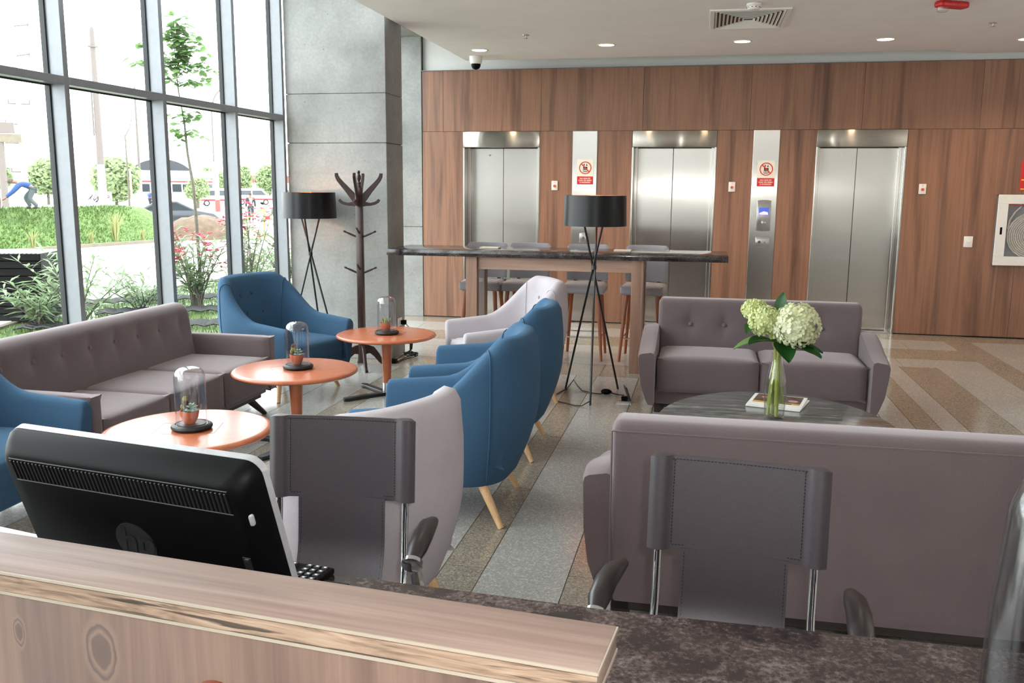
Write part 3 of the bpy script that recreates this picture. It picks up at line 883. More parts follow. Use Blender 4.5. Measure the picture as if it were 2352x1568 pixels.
# ------------------------------------------------------------------ tub armchairs
def tub_path(n_arm=9, n_back=22):
    a, b, xc, e = 0.38, 0.40, -0.05, 2.5
    half = [(0.43 - (0.43 - xc) * k / n_arm, b) for k in range(n_arm)]
    for k in range(n_back + 1):
        t = PI / 2 * k / n_back
        half.append((xc - a * max(0, math.sin(t)) ** (2 / e), b * max(0, math.cos(t)) ** (2 / e)))
    full = half + [(x, -y) for x, y in reversed(half[:-1])]
    return full
def sstep(a, b, x):
    t = max(0, min(1, (x - a) / (b - a)))
    return t * t * (3 - 2 * t)
def tub_shell():
    P = [Vector((x, y, 0)) for x, y in tub_path()]
    N = len(P)
    L = [0]
    for i in range(1, N): L.append(L[-1] + (P[i] - P[i - 1]).length)
    tot = L[-1]
    bm = B(); rings = []
    def ring(p, nrm, u, shrink=0.0):
        H = 0.575 + 0.03 * min(1, u / 0.3) + 0.325 * sstep(0.27, 0.72, u)
        th = 0.082 + 0.03 * sstep(0.3, 0.9, u)
        bw = sstep(0.35, 0.9, u)
        out = []
        def inset(z):
            k = max(0, (0.58 - z) / 0.36)
            return (0.055 + 0.055 * bw) * k ** 1.6 + 0.018 * bw * sstep(0.72, 0.95, z)
        zs = [0.198, 0.222, 0.30, 0.38, 0.46, 0.54]
        zt = H - th / 2
        zs = [z for z in zs if z < zt - 0.02] + ([0.64, 0.74] if zt > 0.77 else []) + [zt]
        for z in zs:
            out.append((p - nrm * (inset(z) + (0.012 if z == 0.198 else 0)), z))
        oi = inset(zt)
        for k in range(1, 6):
            t = PI * k / 6
            out.append((p - nrm * (oi + th / 2 - th / 2 * math.cos(t)), zt + th / 2 * math.sin(t)))
        zi = [zt - (zt - 0.30) * k / 6 for k in range(7)]
        for z in zi:
            extra = (0.10 * bw + 0.012) * (zt - z) / max(0.1, zt - 0.30) + 0.02 * math.sin(PI * (zt - z) / max(0.1, zt - 0.30)) * (1 - 0.5 * bw)
            out.append((p - nrm * (oi + th + extra), z))
        m = len(out)
        c = sum((q[0] for q in out), Vector()) / m; cz = sum(q[1] for q in out) / m
        vv = []
        for q, z in out:
            d = Vector((q.x, q.y, z)); cc = Vector((c.x, c.y, cz))
            d = cc + (d - cc) * (1 - shrink)
            vv.append(d)
        return vv
    allr = []
    for i in range(N):
        t = (P[min(N - 1, i + 1)] - P[max(0, i - 1)]).normalized()
        nrm = Vector((t.y, -t.x, 0))
        if i < 9: nrm = Vector((0, 1, 0))
        if i > N - 10: nrm = Vector((0, -1, 0))
        if nrm.dot(P[i] - Vector((0.1, 0, 0))) < 0: nrm = -nrm
        u = 1 - abs(2 * L[i] / tot - 1)
        allr.append((P[i], nrm, u))
    seq = []
    for dx, shr in ((0.022, 0.16), (0.017, 0.07), (0.009, 0.02)):
        p, nrm, u = allr[0]; seq.append((p + Vector((dx, 0, 0)), nrm, u, shr))
    for p, nrm, u in allr: seq.append((p, nrm, u, 0))
    for dx, shr in ((0.009, 0.02), (0.017, 0.07), (0.022, 0.16)):
        p, nrm, u = allr[-1]; seq.append((p + Vector((dx, 0, 0)), nrm, u, shr))
    M_ = 0
    prof = [ring(*q) for q in seq]
    # resample every ring to the same count
    K = 34
    for r in prof:
        d = [0]
        for a, b in zip(r, r[1:]): d.append(d[-1] + (b - a).length)
        res = []
        for k in range(K):
            s = d[-1] * k / (K - 1); j = 0
            while j < len(d) - 2 and d[j + 1] < s: j += 1
            f = (s - d[j]) / max(1e-9, d[j + 1] - d[j])
            res.append(r[j].lerp(r[j + 1], min(1, f)))
        rings.append([bm.verts.new(v) for v in res])
    for a, b in zip(rings, rings[1:]):
        for k in range(K - 1): bm.faces.new((a[k], a[k + 1], b[k + 1], b[k]))
        bm.faces.new((a[K - 1], a[0], b[0], b[K - 1]))
    bm.faces.new(rings[0]); bm.faces.new(list(reversed(rings[-1])))
    bmesh.ops.recalc_face_normals(bm, faces=bm.faces)
    # stitched seams where the arms meet the back, and the places of the tufting buttons
    loops = []
    for i in (3 + 15, len(prof) - 4 - 15):
        p, nrm, u, _ = seq[i]
        r = prof[i]; c = sum(r, Vector()) / len(r)
        n_ = len(r)
        loops.append([q + (nrm * 0.0022 if k < n_ // 2 - 2 else (Vector((0, 0, 0.0022)) if k < n_ // 2 + 1 else -nrm * 0.0022)) for k, q in enumerate(r[1:n_ - 2])])
    btn = []
    mid = len(prof) // 2
    for di, z in ((-5, 0.765), (0, 0.775), (5, 0.765), (-3, 0.62), (3, 0.62)):
        p, nrm, u, _ = seq[mid + di]; inn = prof[mid + di][-7:]
        k = min(range(6), key=lambda q: abs((inn[q].z + inn[q + 1].z) / 2 - z)); a, b = inn[k], inn[k + 1]
        btn.append((a.lerp(b, (z - a.z) / (b.z - a.z)), nrm))
    return bm, loops, btn
def make_armchair(fab, name, label, group, loc, rotz):
    t = thing(name, label, 'armchair', loc, rotz, group)
    sh, loops, btn = tub_shell()
    obj('shell', sh, fab, t, smooth=60)
    for lp in loops:
        bm = B(); tube(bm, lp, 0.003, 5); obj('seam', bm, fab, t)
    bm = B(); cushion(bm, -0.30, 0.43, -0.31, 0.31, 0.29, 0.435, 0.045, 0.03, 12)
    obj('seat_cushion', bm, fab, t, smooth=60)
    bm = B(); box(bm, -0.18, 0.42, -0.285, 0.285, 0.205, 0.325, 0.02, 3)
    obj('seat_base', bm, fab, t, smooth=50)
    for p, nrm in btn:
        bm = B(); ball(bm, p - nrm * 0.003, 0.014, 12, 8, 0.7, 0.7, 1)
        obj('button', bm, fab, t)
    for sx, sy in ((1, 1), (1, -1), (-1, 1), (-1, -1)):
        bm = B(); top = (0.25 if sx > 0 else -0.17, sy * 0.255, 0.225); tip = (0.315 if sx > 0 else -0.285, sy * (0.35 if sx > 0 else 0.312), 0.0)
        tube(bm, [top, tip], [0.025, 0.0145], 14)
        obj('leg', bm, M['oak_leg'], t)
    return t
G_CH = 'tub armchairs around the round side tables'
PI_ = PI
D2 = make_armchair(M['blue'], 'armchair', 'blue tub armchair seen from behind, between the pale armchair in front and another blue one', G_CH, (-1.21, 4.335, 0), PI + 0.078)
dup(D2, (-1.26, 5.43, 0), PI + 0.059, 'blue tub armchair half hidden between another blue armchair and the far pale armchair', G_CH)
dup(D2, (-3.31, 6.585, 0), -0.30, 'blue tub armchair facing us beside the concrete column and the black lamp', G_CH)
dup(D2, (-3.384, 3.43, 0), 0.03, 'blue tub armchair at the left edge behind the computer monitor', G_CH)
E1 = make_armchair(M['pale'], 'armchair', 'pale grey tub armchair turned away from us, behind the left leather desk chair', G_CH, (-1.25, 2.90, 0), PI - 0.40)
dup(E1, (-1.45, 6.82, 0), PI + 0.47, 'pale grey tub armchair with buttoned back beside the tripod floor lamp', G_CH)

# ------------------------------------------------------------------ three-seater sofa by the window
def tuft_back(bm, x0, x1, yf, yb, z0, z1, lean, rad, buttons, nx=72, nz=30, depth=0.02, sig=0.045):
    """upholstered back slab, front face dimpled at the buttons (local: front = -y)"""
    sect = []
    n = 5
    T_ = yb - yf
    r = min(rad, T_ / 2 - 1e-4)
    pts = [(yf, z0)] + [(yf, z0 + (z1 - r - z0) * k / nz) for k in range(1, nz + 1)]
    pts += [(yf + r - r * math.cos(PI / 2 * k / n), z1 - r + r * math.sin(PI / 2 * k / n)) for k in range(1, n + 1)]
    pts += [(yb - r + r * math.sin(PI / 2 * k / n), z1 - r + r * math.cos(PI / 2 * k / n)) for k in range(0, n + 1)]
    pts += [(yb, z1 - r - (z1 - r - z0) * k / 8) for k in range(1, 9)]
    cols = []
    for i in range(nx + 1):
        u = i / nx
        x = x0 + (x1 - x0) * u
        e = min(x - x0, x1 - x)
        er = 0.035
        inn = er - math.sqrt(max(0, er * er - (er - min(e, er)) ** 2))
        col = []
        for k, (y, z) in enumerate(pts):
            yy = y
            if k <= nz:
                for bx, bz in buttons:
                    d2 = (x - bx) ** 2 + (z - bz) ** 2
                    if d2 < 0.09:
                        yy += depth * math.exp(-d2 / (2 * sig * sig)) + depth * 0.35 * math.exp(-((x - bx) ** 2) / (2 * 0.02 ** 2)) * math.exp(-((z - bz) ** 2) / (2 * 0.09 ** 2))
            c = (yf + yb) / 2
            yy = c + (yy - c) * (1 - inn / max(T_ / 2, 0.05) * 0.9)
            zz = z - inn * 0.9 * ((z - z0) / (z1 - z0))
            col.append(bm.verts.new((x, yy + lean * (z - z0), zz)))
        cols.append(col)
    for a, b in zip(cols, cols[1:]):
        for k in range(len(a) - 1): bm.faces.new((a[k], a[k + 1], b[k + 1], b[k]))
        bm.faces.new((a[-1], a[0], b[0], b[-1]))
    bm.faces.new(list(reversed(cols[0]))); bm.faces.new(cols[-1])
    bmesh.ops.recalc_face_normals(bm, faces=bm.faces)

# local x runs along the length (-x = end near us), local -y is the front
t = thing('sofa', 'long taupe three-seat sofa with square arms along the window', 'sofa', (-3.38, 4.875, 0), PI / 2)
bx = [3.99 + 0.239 * k - 4.875 for k in range(0, 8)]
bm = B(); tuft_back(bm, -0.925, 0.925, 0.16, 0.33, 0.30, 0.80, 0.13, 0.075, [(x, 0.655) for x in bx], nx=110, depth=0.014)
sb = obj('backrest', bm, M['taupe'], t, smooth=60)
for x in bx[:-1]:
    bm = B(); ball(bm, (x, 0.163 + 0.13 * 0.355 + 0.012, 0.655), 0.013, 12, 8, 1, 0.6, 1); obj('button', bm, M['taupe'], sb)
for k in range(3):
    bm = B(); a = -0.908 + k * 0.6053; cushion(bm, a, a + 0.6035, -0.395, 0.24, 0.20, 0.435, 0.03, 0.012, 12)
    obj('seat_cushion', bm, M['taupe'], t, smooth=60)
for s in (-1, 1):
    bm = B(); x0, x1 = sorted((s * 0.915, s * 1.005)); cushion(bm, x0, x1, -0.40, 0.42, 0.185, 0.572, 0.02, 0.003, 10)
    obj('arm', bm, M['taupe'], t, smooth=60)
bm = B(); box(bm, -0.92, 0.92, -0.36, 0.36, 0.17, 0.215, 0.008, 2)
obj('seat_base', bm, M['taupe'], t)
bm = B(); box(bm, -0.90, 0.90, -0.33, 0.33, 0.135, 0.172, 0.004, 1); obj('plinth', bm, M['black_wood'], t)
for sx in (-1, 1):
    for sy in (-1, 1):
        bm = B(); tube(bm, [(sx * 0.84, sy * 0.25, 0.14), (sx * 0.965, sy * 0.32, 0.0)], [0.03, 0.016], 10)
        obj('leg', bm, M['black_wood'], t)

# ------------------------------------------------------------------ two-seater sofas
def make_loveseat(label, loc, rotz):
    t = thing('loveseat', label, 'sofa', loc, rotz, 'taupe two-seat sofas around the stone table')
    bt = [(-0.505, 0.60), (-0.25, 0.60), (0.0, 0.60), (0.25, 0.60), (0.465, 0.60)]
    bm = B(); tuft_back(bm, -0.75, 0.75, 0.17, 0.335, 0.11, 0.795, 0.06, 0.04, bt, nx=90, depth=0.022)
    sb = obj('backrest', bm, M['taupe'], t, smooth=60)
    for x, z in bt:
        bm = B(); ball(bm, (x, 0.188 + 0.06 * 0.49, z), 0.016, 12, 8, 1, 0.6, 1); obj('button', bm, M['taupe'], sb)
    for a, b in ((-0.725, -0.003), (0.003, 0.725)):
        bm = B(); cushion(bm, a, b, -0.33, 0.24, 0.165, 0.425, 0.04, 0.02, 12)
        obj('seat_cushion', bm, M['taupe'], t, smooth=60)
    bm = B(); box(bm, -0.735, 0.735, -0.29, 0.335, 0.075, 0.19, 0.012, 2); obj('seat_base', bm, M['taupe'], t)
    for s in (-1, 1):
        bm = B()
        rows = []
        ny = 14
        for j in range(ny + 1):
            v = j / ny; y = -0.385 + 0.715 * v
            zt = 0.475 + 0.115 * sstep(0.0, 0.9, v)
            sec = [(0.735, 0.075), (0.735, 0.3), (0.735, zt - 0.03), (0.742, zt - 0.008), (0.765, zt), (0.84, zt - 0.012), (0.858, zt - 0.022), (0.864, zt - 0.045), (0.858, 0.36), (0.838, 0.22), (0.80, 0.12), (0.775, 0.075)]
            c = Vector((0.79, 0, 0.28))
            sh = {0: 0.12, 1: 0.02}.get(j, 0) if j < 2 else ({ny: 0.12, ny - 1: 0.02}.get(j, 0))
            yy = y + (0.012 if j == 1 else 0)
            rows.append([bm.verts.new((s * (c.x + (a - c.x) * (1 - sh)), yy, c.z + (b - c.z) * (1 - sh * 0.3))) for a, b in sec])
        for a, b in zip(rows, rows[1:]):
            for k in range(len(a)): bm.faces.new((a[k], a[(k + 1) % len(a)], b[(k + 1) % len(b)], b[k]))
        bm.faces.new(rows[0]); bm.faces.new(list(reversed(rows[-1])))
        bmesh.ops.recalc_face_normals(bm, faces=bm.faces)
        obj('arm', bm, M['taupe'], t, smooth=50)
    bm = B(); box(bm, -0.74, 0.74, 0.27, 0.33, 0.045, 0.11, 0.003, 1); box(bm, -0.70, 0.70, -0.25, -0.19, 0.045, 0.078, 0.003, 1)
    obj('plinth', bm, M['black_wood'], t, kind=None)
    for sx in (-1, 1):
        for sy in (-0.22, 0.30):
            bm = B(); box(bm, sx * 0.705 - 0.035, sx * 0.705 + 0.035, sy - 0.03, sy + 0.03, 0, 0.08, 0.003, 1); obj('foot', bm, M['black_wood'], t)
    bm = B()
    zs = [0.115 + (0.755 - 0.115) * k / 8 for k in range(9)]
    for s in (-1, 1): tube(bm, [(s * 0.748, 0.332 + 0.06 * (z - 0.11), z) for z in zs], 0.004, 5)
    tube(bm, [(-0.745, 0.334 + 0.06 * 0.645, 0.755), (0.745, 0.334 + 0.06 * 0.645, 0.755)], 0.0035, 5)
    obj('piping', bm, M['taupe'], t, kind='stuff')
    return t
FS = make_loveseat('taupe two-seat sofa facing us beyond the vase of hydrangeas', (0.43, 6.81, 0), 0.0)
dup(FS, (0.45, 3.56, 0), PI, 'taupe two-seat sofa seen from behind, nearest to the reception desk')

# ------------------------------------------------------------------ round side tables
def make_side_table(label, loc, rz):
    t = thing('side_table', label, 'table', loc, rz, 'round terracotta side tables')
    bm = B(); R = 0.39
    lathe(bm, [(0, 0.462), (R - 0.035, 0.462), (R - 0.012, 0.466), (R - 0.001, 0.474), (R, 0.480), (R - 0.004, 0.487), (R - 0.016, 0.492), (R - 0.03, 0.494), (0, 0.494)], 72)
    obj('tabletop', bm, M['terracotta_wood'], t, smooth=40)
    bm = B()
    for a in ((-0.14, 0.14, -0.0985, -0.0975), (-0.14, 0.14, 0.0975, 0.0985), (-0.1405, -0.1395, -0.098, 0.098), (0.1395, 0.1405, -0.098, 0.098)):
        box(bm, a[0] - 0.0006, a[1] + 0.0006, a[2] - 0.0006, a[3] + 0.0006, 0.4935, 0.4944)
    obj('inlay_joint', bm, plain('joint_line', (120, 66, 42), 0.6), t, smooth=None, kind='stuff')
    bm = B(); lathe(bm, [(0, 0.10), (0.031, 0.10), (0.045, 0.44), (0.06, 0.462), (0, 0.462)], 32); obj('stem', bm, M['terracotta_wood'], t)
    bm = B(); lathe(bm, [(0, 0.024), (0.034, 0.024), (0.0335, 0.10), (0, 0.10)], 32); obj('collar', bm, M['chrome'], t)
    for k in range(4):
        bm = B(); a = PI / 4 + k * PI / 2
        Mx = Matrix.Rotation(a, 4, 'Z')
        v = prism(bm, [(0.0, -0.032), (0.30, -0.026), (0.355, -0.034), (0.385, -0.02), (0.39, 0.0), (0.385, 0.02), (0.355, 0.034), (0.30, 0.026), (0.0, 0.032)], 0.004, 0.026, 'XY', bev=0.003, seg=1)
        for q in bm.verts: q.co = Mx @ q.co
        obj('base_arm', bm, M['black_metal'], t)
    return t
T1 = make_side_table('round terracotta side table nearest the coat stand', (-2.41, 6.625, 0), 0.1)
dup(T1, (-2.486, 5.16, 0), 0.62, 'round terracotta side table, middle one of the three in front of the long sofa')
dup(T1, (-2.347, 3.72, 0), 0.3, 'round terracotta side table behind the computer monitor, its top bright with daylight')

# cloches with potted succulents on the tables
def make_cloche(label, loc):
    t = thing('glass_cloche', label, 'cloche', loc, 0, 'glass cloches on the side tables')
    bm = B(); lathe(bm, [(0, 0), (0.083, 0), (0.092, 0.006), (0.095, 0.014), (0.092, 0.022), (0.083, 0.028), (0.076, 0.028), (0.074, 0.024), (0.068, 0.024), (0.066, 0.029), (0, 0.029)], 48)
    obj('base', bm, M['black_matte'], t)
    bm = B(); lathe(bm, [(0.0715, 0.026), (0.0715, 0.235), (0.0705, 0.255), (0.066, 0.272), (0.056, 0.285), (0.04, 0.293), (0.022, 0.297), (0, 0.298)], 48)
    lathe(bm, [(0.0685, 0.026), (0.0685, 0.235), (0.0675, 0.253), (0.063, 0.269), (0.053, 0.282), (0.037, 0.290), (0.02, 0.294), (0, 0.295)], 48)
    lathe(bm, [(0.0685, 0.026), (0.0715, 0.026)], 48)
    obj('dome', bm, M['glass'], t, smooth=80)
    return t
def pot(label, loc, kind):
    t = thing('potted_succulent', label, 'plant', loc, 0)
    bm = B(); lathe(bm, [(0, 0), (0.022, 0), (0.028, 0.006), (0.037, 0.025), (0.0435, 0.05), (0.044, 0.062), (0.0405, 0.062), (0.04, 0.052), (0, 0.05)], 32)
    obj('pot', bm, M['terracotta'], t)
    bm = B(); lathe(bm, [(0.040, 0.0535), (0, 0.056)], 24); obj('soil', bm, M['soil'], t)
    rnd = random.Random(kind)
    if kind in (1, 3):
        # rosette with pointed leaves
        c = (0.018, -0.008, 0.062) if kind == 1 else (0.016, -0.004, 0.06)
        m_ = leafmat('rosette_leaf', (120, 148, 132), (168, 190, 172), 0.15)
        for ringn, (nl, ln, el) in enumerate(((8, 0.042, 0.25), (7, 0.034, 0.6), (5, 0.024, 1.0))):
            for k in range(nl):
                bm = B(); a = 2 * PI * (k + 0.5 * ringn) / nl
                d = Vector((math.cos(a) * math.cos(el), math.sin(a) * math.cos(el), math.sin(el))); s = Vector((-math.sin(a), math.cos(a), 0)); u = d.cross(s) * -1
                cc = Vector(c) + Vector((0, 0, 0.01 * ringn))
                q = [cc, cc + d * ln * 0.55 + s * 0.010 + u * 0.002, cc + d * ln + u * 0.004, cc + d * ln * 0.55 - s * 0.010 + u * 0.002]
                top = [bm.verts.new(p) for p in q]; mid = bm.verts.new(cc + d * ln * 0.5 - u * 0.005)
                bm.faces.new(top)
                for j in range(4): bm.faces.new((top[(j + 1) % 4], top[j], mid))
                bmesh.ops.recalc_face_normals(bm, faces=bm.faces)
                obj('leaf', bm, m_, t, smooth=None)
        m2 = plain('olive_cactus', (128, 122, 58), 0.7, var=0.3, scale=200)
        m3 = plain('dark_red_cactus', (70, 30, 30), 0.6, var=0.3, scale=120)
        for k, (x, y, z, r, mm_) in enumerate(((-0.018, 0.006, 0.068, 0.015, m3), (-0.02, 0.0, 0.092, 0.014, m3 if kind == 1 else m2), (-0.03, -0.002, 0.078, 0.012, m2), (-0.022, 0.004, 0.112, 0.013, m2 if kind == 1 else m3), (-0.008, 0.004, 0.084, 0.011, m3 if kind == 1 else m2), (-0.03, 0.008, 0.10, 0.010, m2))):
            bm = B(); ball(bm, (x, y, z), r, 14, 10, 1, 1, 1.15)
            for v in bm.verts:
                a = math.atan2(v.co.y - y, v.co.x - x); v.co += (v.co - Vector((x, y, z))) * 0.12 * math.sin(7 * a)
            obj('cactus_lobe', bm, mm_, t, smooth=60)
    else:
        m2 = plain('pale_green_cactus', (124, 136, 82), 0.6, var=0.25, scale=60)
        for k in range(9):
            x, y = (rnd.uniform(-0.028, 0.028), rnd.uniform(-0.026, 0.026)); hh = rnd.uniform(0.035, 0.06)
            bm = B(); tube(bm, [(x * 0.7, y * 0.7, 0.05), (x * 0.95, y * 0.95, 0.05 + hh * 0.6), (x * 1.1, y * 1.1, 0.05 + hh)], [0.008, 0.0085, 0.003], 8)
            obj('finger_leaf', bm, m2, t)
    return t
CL = [((-2.395, 6.595, 0.494), 'smallest looking glass cloche on the table nearest the coat stand', 2, 'terracotta pot of green finger cactus under the cloche nearest the coat stand'),
      ((-2.47, 5.17, 0.494), 'glass cloche on the middle round table', 3, 'terracotta pot of cactus and pale rosette under the cloche on the middle table'),
      ((-2.325, 3.715, 0.494), 'largest looking glass cloche on the bright table behind the monitor', 1, 'terracotta pot of dark red cactus and blue-green rosette on the table behind the monitor')]
c0 = None
for loc, lab, k, plab in CL:
    c0 = make_cloche(lab, loc) if c0 is None else dup(c0, loc, 0, lab)
    pot(plab, (loc[0] - 0.004, loc[1] - 0.008, loc[2] + 0.0295), k)

# ------------------------------------------------------------------ oval stone table, vase, hydrangeas, magazines
t = thing('coffee_table', 'oval grey veined stone coffee table between the two taupe sofas', 'table', (0.405, 4.72, 0))
bm = B()
el = [(0.615 * math.cos(2 * PI * k / 96), 0.81 * math.sin(2 * PI * k / 96)) for k in range(96)]
prism(bm, el, 0.39, 0.42, 'XY', bev=0.004, seg=2); obj('tabletop', bm, M['stone'], t, smooth=40)
bm = B(); prism(bm, [(x * 0.55, y * 0.55) for x, y in el], 0.0, 0.39, 'XY'); obj('pedestal', bm, M['black_wood'], t, smooth=40)
t = thing('glass_vase', 'tall clear glass vase half full of water on the stone table', 'vase', (0.408, 4.88, 0.42))
bm = B()
out = [(0.0, 0.0), (0.045, 0.0), (0.052, 0.006), (0.056, 0.07), (0.059, 0.16), (0.056, 0.21), (0.044, 0.26), (0.034, 0.31), (0.031, 0.345), (0.032, 0.36)]
lathe(bm, out + [(0.0295, 0.36), (0.0285, 0.345), (0.0315, 0.31), (0.0415, 0.26), (0.0535, 0.21), (0.0565, 0.16), (0.0535, 0.07), (0.048, 0.016), (0, 0.014)], 48)
obj('vessel', bm, M['glass'], t, smooth=60)
bm = B(); lathe(bm, [(0, 0.0145), (0.0475, 0.0165), (0.053, 0.07), (0.056, 0.16), (0.054, 0.195), (0, 0.194)], 48); obj('water', bm, M['water'], t, smooth=60)

t = thing('hydrangea_bouquet', 'bunch of cream and lime hydrangeas with green leaves in the vase', 'flowers', (0.408, 4.88, 0.42))
stems = [((-0.036, -0.012, 0.02), (-0.012, -0.004, 0.3), (-0.012, 0.0, 0.38), (-0.09, 0.02, 0.55)),
         ((-0.010, 0.022, 0.02), (-0.008, 0.006, 0.3), (0.0, 0.0, 0.38), (-0.06, 0.0, 0.50)),
         ((0.008, -0.034, 0.018), (0.0, -0.01, 0.3), (0.004, -0.006, 0.38), (0.09, -0.03, 0.52)),
         ((0.034, 0.012, 0.08), (0.012, 0.004, 0.3), (0.01, 0.004, 0.37), (0.05, 0.03, 0.52))]
for s in stems:
    bm = B(); pts = [Vector(p) for p in s]
    tube(bm, [pts[0], pts[0].lerp(pts[1], 0.2), pts[0].lerp(pts[1], 0.21), pts[0].lerp(pts[1], 0.5), pts[0].lerp(pts[1], 0.51), pts[1], pts[2], pts[3]], [0.010, 0.010, 0.0125, 0.011, 0.0125, 0.0105, 0.009, 0.006], 8)
    obj('stem', bm, M['stem'], t)
def flower_head(c, r, n, seed, sz):
    rnd = random.Random(seed); bm = B()
    ball(bm, c, r * 0.80, 16, 10, 1, 1, sz)
    for k in range(n):
        zz = 1 - 1.75 * (k + 0.5) / n; ph = k * 2.39996
        rr = math.sqrt(max(0, 1 - zz * zz))
        d = Vector((rr * math.cos(ph), rr * math.sin(ph), zz)); d = (d + Vector((rnd.uniform(-.2, .2), rnd.uniform(-.2, .2), rnd.uniform(-.2, .2)))).normalized()
        p = Vector(c) + Vector((d.x, d.y, d.z * sz)) * r * rnd.uniform(0.90, 1.03)
        a = d.cross(Vector((0.3, 0.2, 1))).normalized(); b = d.cross(a)
        rot = rnd.uniform(0, PI); s = r * rnd.uniform(0.17, 0.25)
        ctr = bm.verts.new(p)
        for q in range(4):
            t0 = rot + q * PI / 2
            def at(tt, rad, up): return p + (a * math.cos(tt) + b * math.sin(tt)) * rad + d * up
            v = [bm.verts.new(at(t0 - 0.5, s * 0.75, s * 0.12)), bm.verts.new(at(t0 - 0.25, s * 1.1, s * 0.3)), bm.verts.new(at(t0 + 0.25, s * 1.1, s * 0.25)), bm.verts.new(at(t0 + 0.5, s * 0.75, s * 0.1))]
            bm.faces.new([ctr] + v)
    return bm
M['bloom_lime'] = leafmat('lime_petal', (186, 200, 116), (232, 236, 190), 0.35)
for c, r, sz, seed, m_ in (((-0.125, 0.05, 0.575), 0.068, 0.8, 1, M['bloom_lime']), ((-0.075, -0.03, 0.525), 0.083, 0.95, 2, M['bloom_lime']), ((0.078, -0.05, 0.512), 0.118, 0.94, 3, M['bloom'])):
    obj('flower_head', flower_head(c, r, 190, seed, sz), m_, t, smooth=None)
def big_leaf(bm, base, dirv, L, W, droop):
    d = Vector(dirv).normalized(); s = d.cross(Vector((0, 0, 1))).normalized(); u = s.cross(d)
    n = 7; rows = []
    for k in range(n + 1):
        f = k / n; w_ = W * math.sin(PI * min(1, f * 0.93 + 0.04)) ** 0.75 * (1 - 0.25 * f)
        c = Vector(base) + d * L * f - Vector((0, 0, 1)) * droop * f * f + u * 0.0
        rows.append([bm.verts.new(c - s * w_ + u * w_ * 0.25), bm.verts.new(c - s * w_ * 0.5 + u * w_ * 0.02), bm.verts.new(c - u * 0.006), bm.verts.new(c + s * w_ * 0.5 + u * w_ * 0.02), bm.verts.new(c + s * w_ + u * w_ * 0.25)])
    for a, b in zip(rows, rows[1:]):
        for k in range(4): bm.faces.new((a[k], a[k + 1], b[k + 1], b[k]))
M['leaf_under'] = leafmat('pale_leaf_underside', (96, 132, 72), (132, 162, 100), 0.3)
for base, dv, L, W, dr, m_ in (((-0.02, -0.01, 0.42), (-0.8, -0.6, 0.22), 0.15, 0.062, 0.04, 'leaf_dark'), ((-0.03, 0.0, 0.42), (-1, -0.15, 0.12), 0.175, 0.062, 0.07, 'leaf_under'), ((0.02, -0.02, 0.41), (0.85, -0.55, 0.02), 0.19, 0.068, 0.05, 'leaf_dark'),
                               ((0.02, 0.0, 0.41), (1, -0.1, 0.05), 0.18, 0.066, 0.05, 'leaf_dark'), ((0.01, -0.02, 0.42), (0.25, -0.9, -0.25), 0.12, 0.055, 0.05, 'leaf_dark'), ((-0.11, 0.0, 0.50), (-0.45, -0.6, 0.2), 0.09, 0.04, 0.06, 'leaf_dark'), ((0.0, 0.03, 0.55), (0.15, 0.2, 1), 0.11, 0.035, 0.0, 'leaf_dark')):
    bm = B(); big_leaf(bm, base, dv, L * 1.15, W * 1.2, dr); obj('leaf', bm, M[m_], t, smooth=80)

M['mag_photo'] = plain('magazine_photo', (96, 78, 62), 0.35, var=0.4, scale=16)
M['mag_band'] = plain('magazine_band', (206, 164, 40), 0.35, var=0.02)
M['paper'] = plain('white_paper', (234, 232, 228), 0.5, var=0.01)
def mag(label, loc, rz, cover):
    t = thing('magazine', label, 'magazine', loc, rz)
    bm = B(); box(bm, -0.15, 0.15, -0.15, 0.15, 0, 0.006, 0.001, 1); obj('pages', bm, M['paper'], t)
    if cover:
        bm = B(); box(bm, -0.13, 0.13, -0.04, 0.14, 0.006, 0.0064); obj('cover_photo', bm, M['mag_photo'], t)
        for k, (px, py, c) in enumerate(((-0.07, 0.07, (200, 150, 120)), (0.085, 0.02, (190, 150, 170)))):
            bm = B(); ball(bm, (px, py, 0.0063), 0.03, 12, 8, 1, 0.9, 0.01); obj('cover_portrait', bm, plain('portrait_tone', c, 0.4, var=0.15), t)
        bm = B(); box(bm, -0.13, 0.13, -0.075, -0.045, 0.006, 0.0064); obj('cover_band', bm, M['mag_band'], t)
        bm = B(); box(bm, 0.03, 0.085, -0.068, -0.052, 0.0064, 0.0066); obj('lettering', bm, M['sign_black'], t)
    return t
mag('lower magazine of the small stack behind the vase', (0.455, 5.235, 0.4205), -0.28, False)
mag('top magazine with yellow band and dark photos behind the vase', (0.452, 5.245, 0.4275), -0.22, True)
t = tag(obj('paper_sheet', (lambda b: (box(b, 0, 0.21, -0.16, 0, 0, 0.001), b)[1])(B()), M['paper']), 'white paper sheet at the front edge of the stone table', 'paper')
t.location = (0.175, 4.775, 0.4205); t.rotation_euler = (0, 0, -0.35)

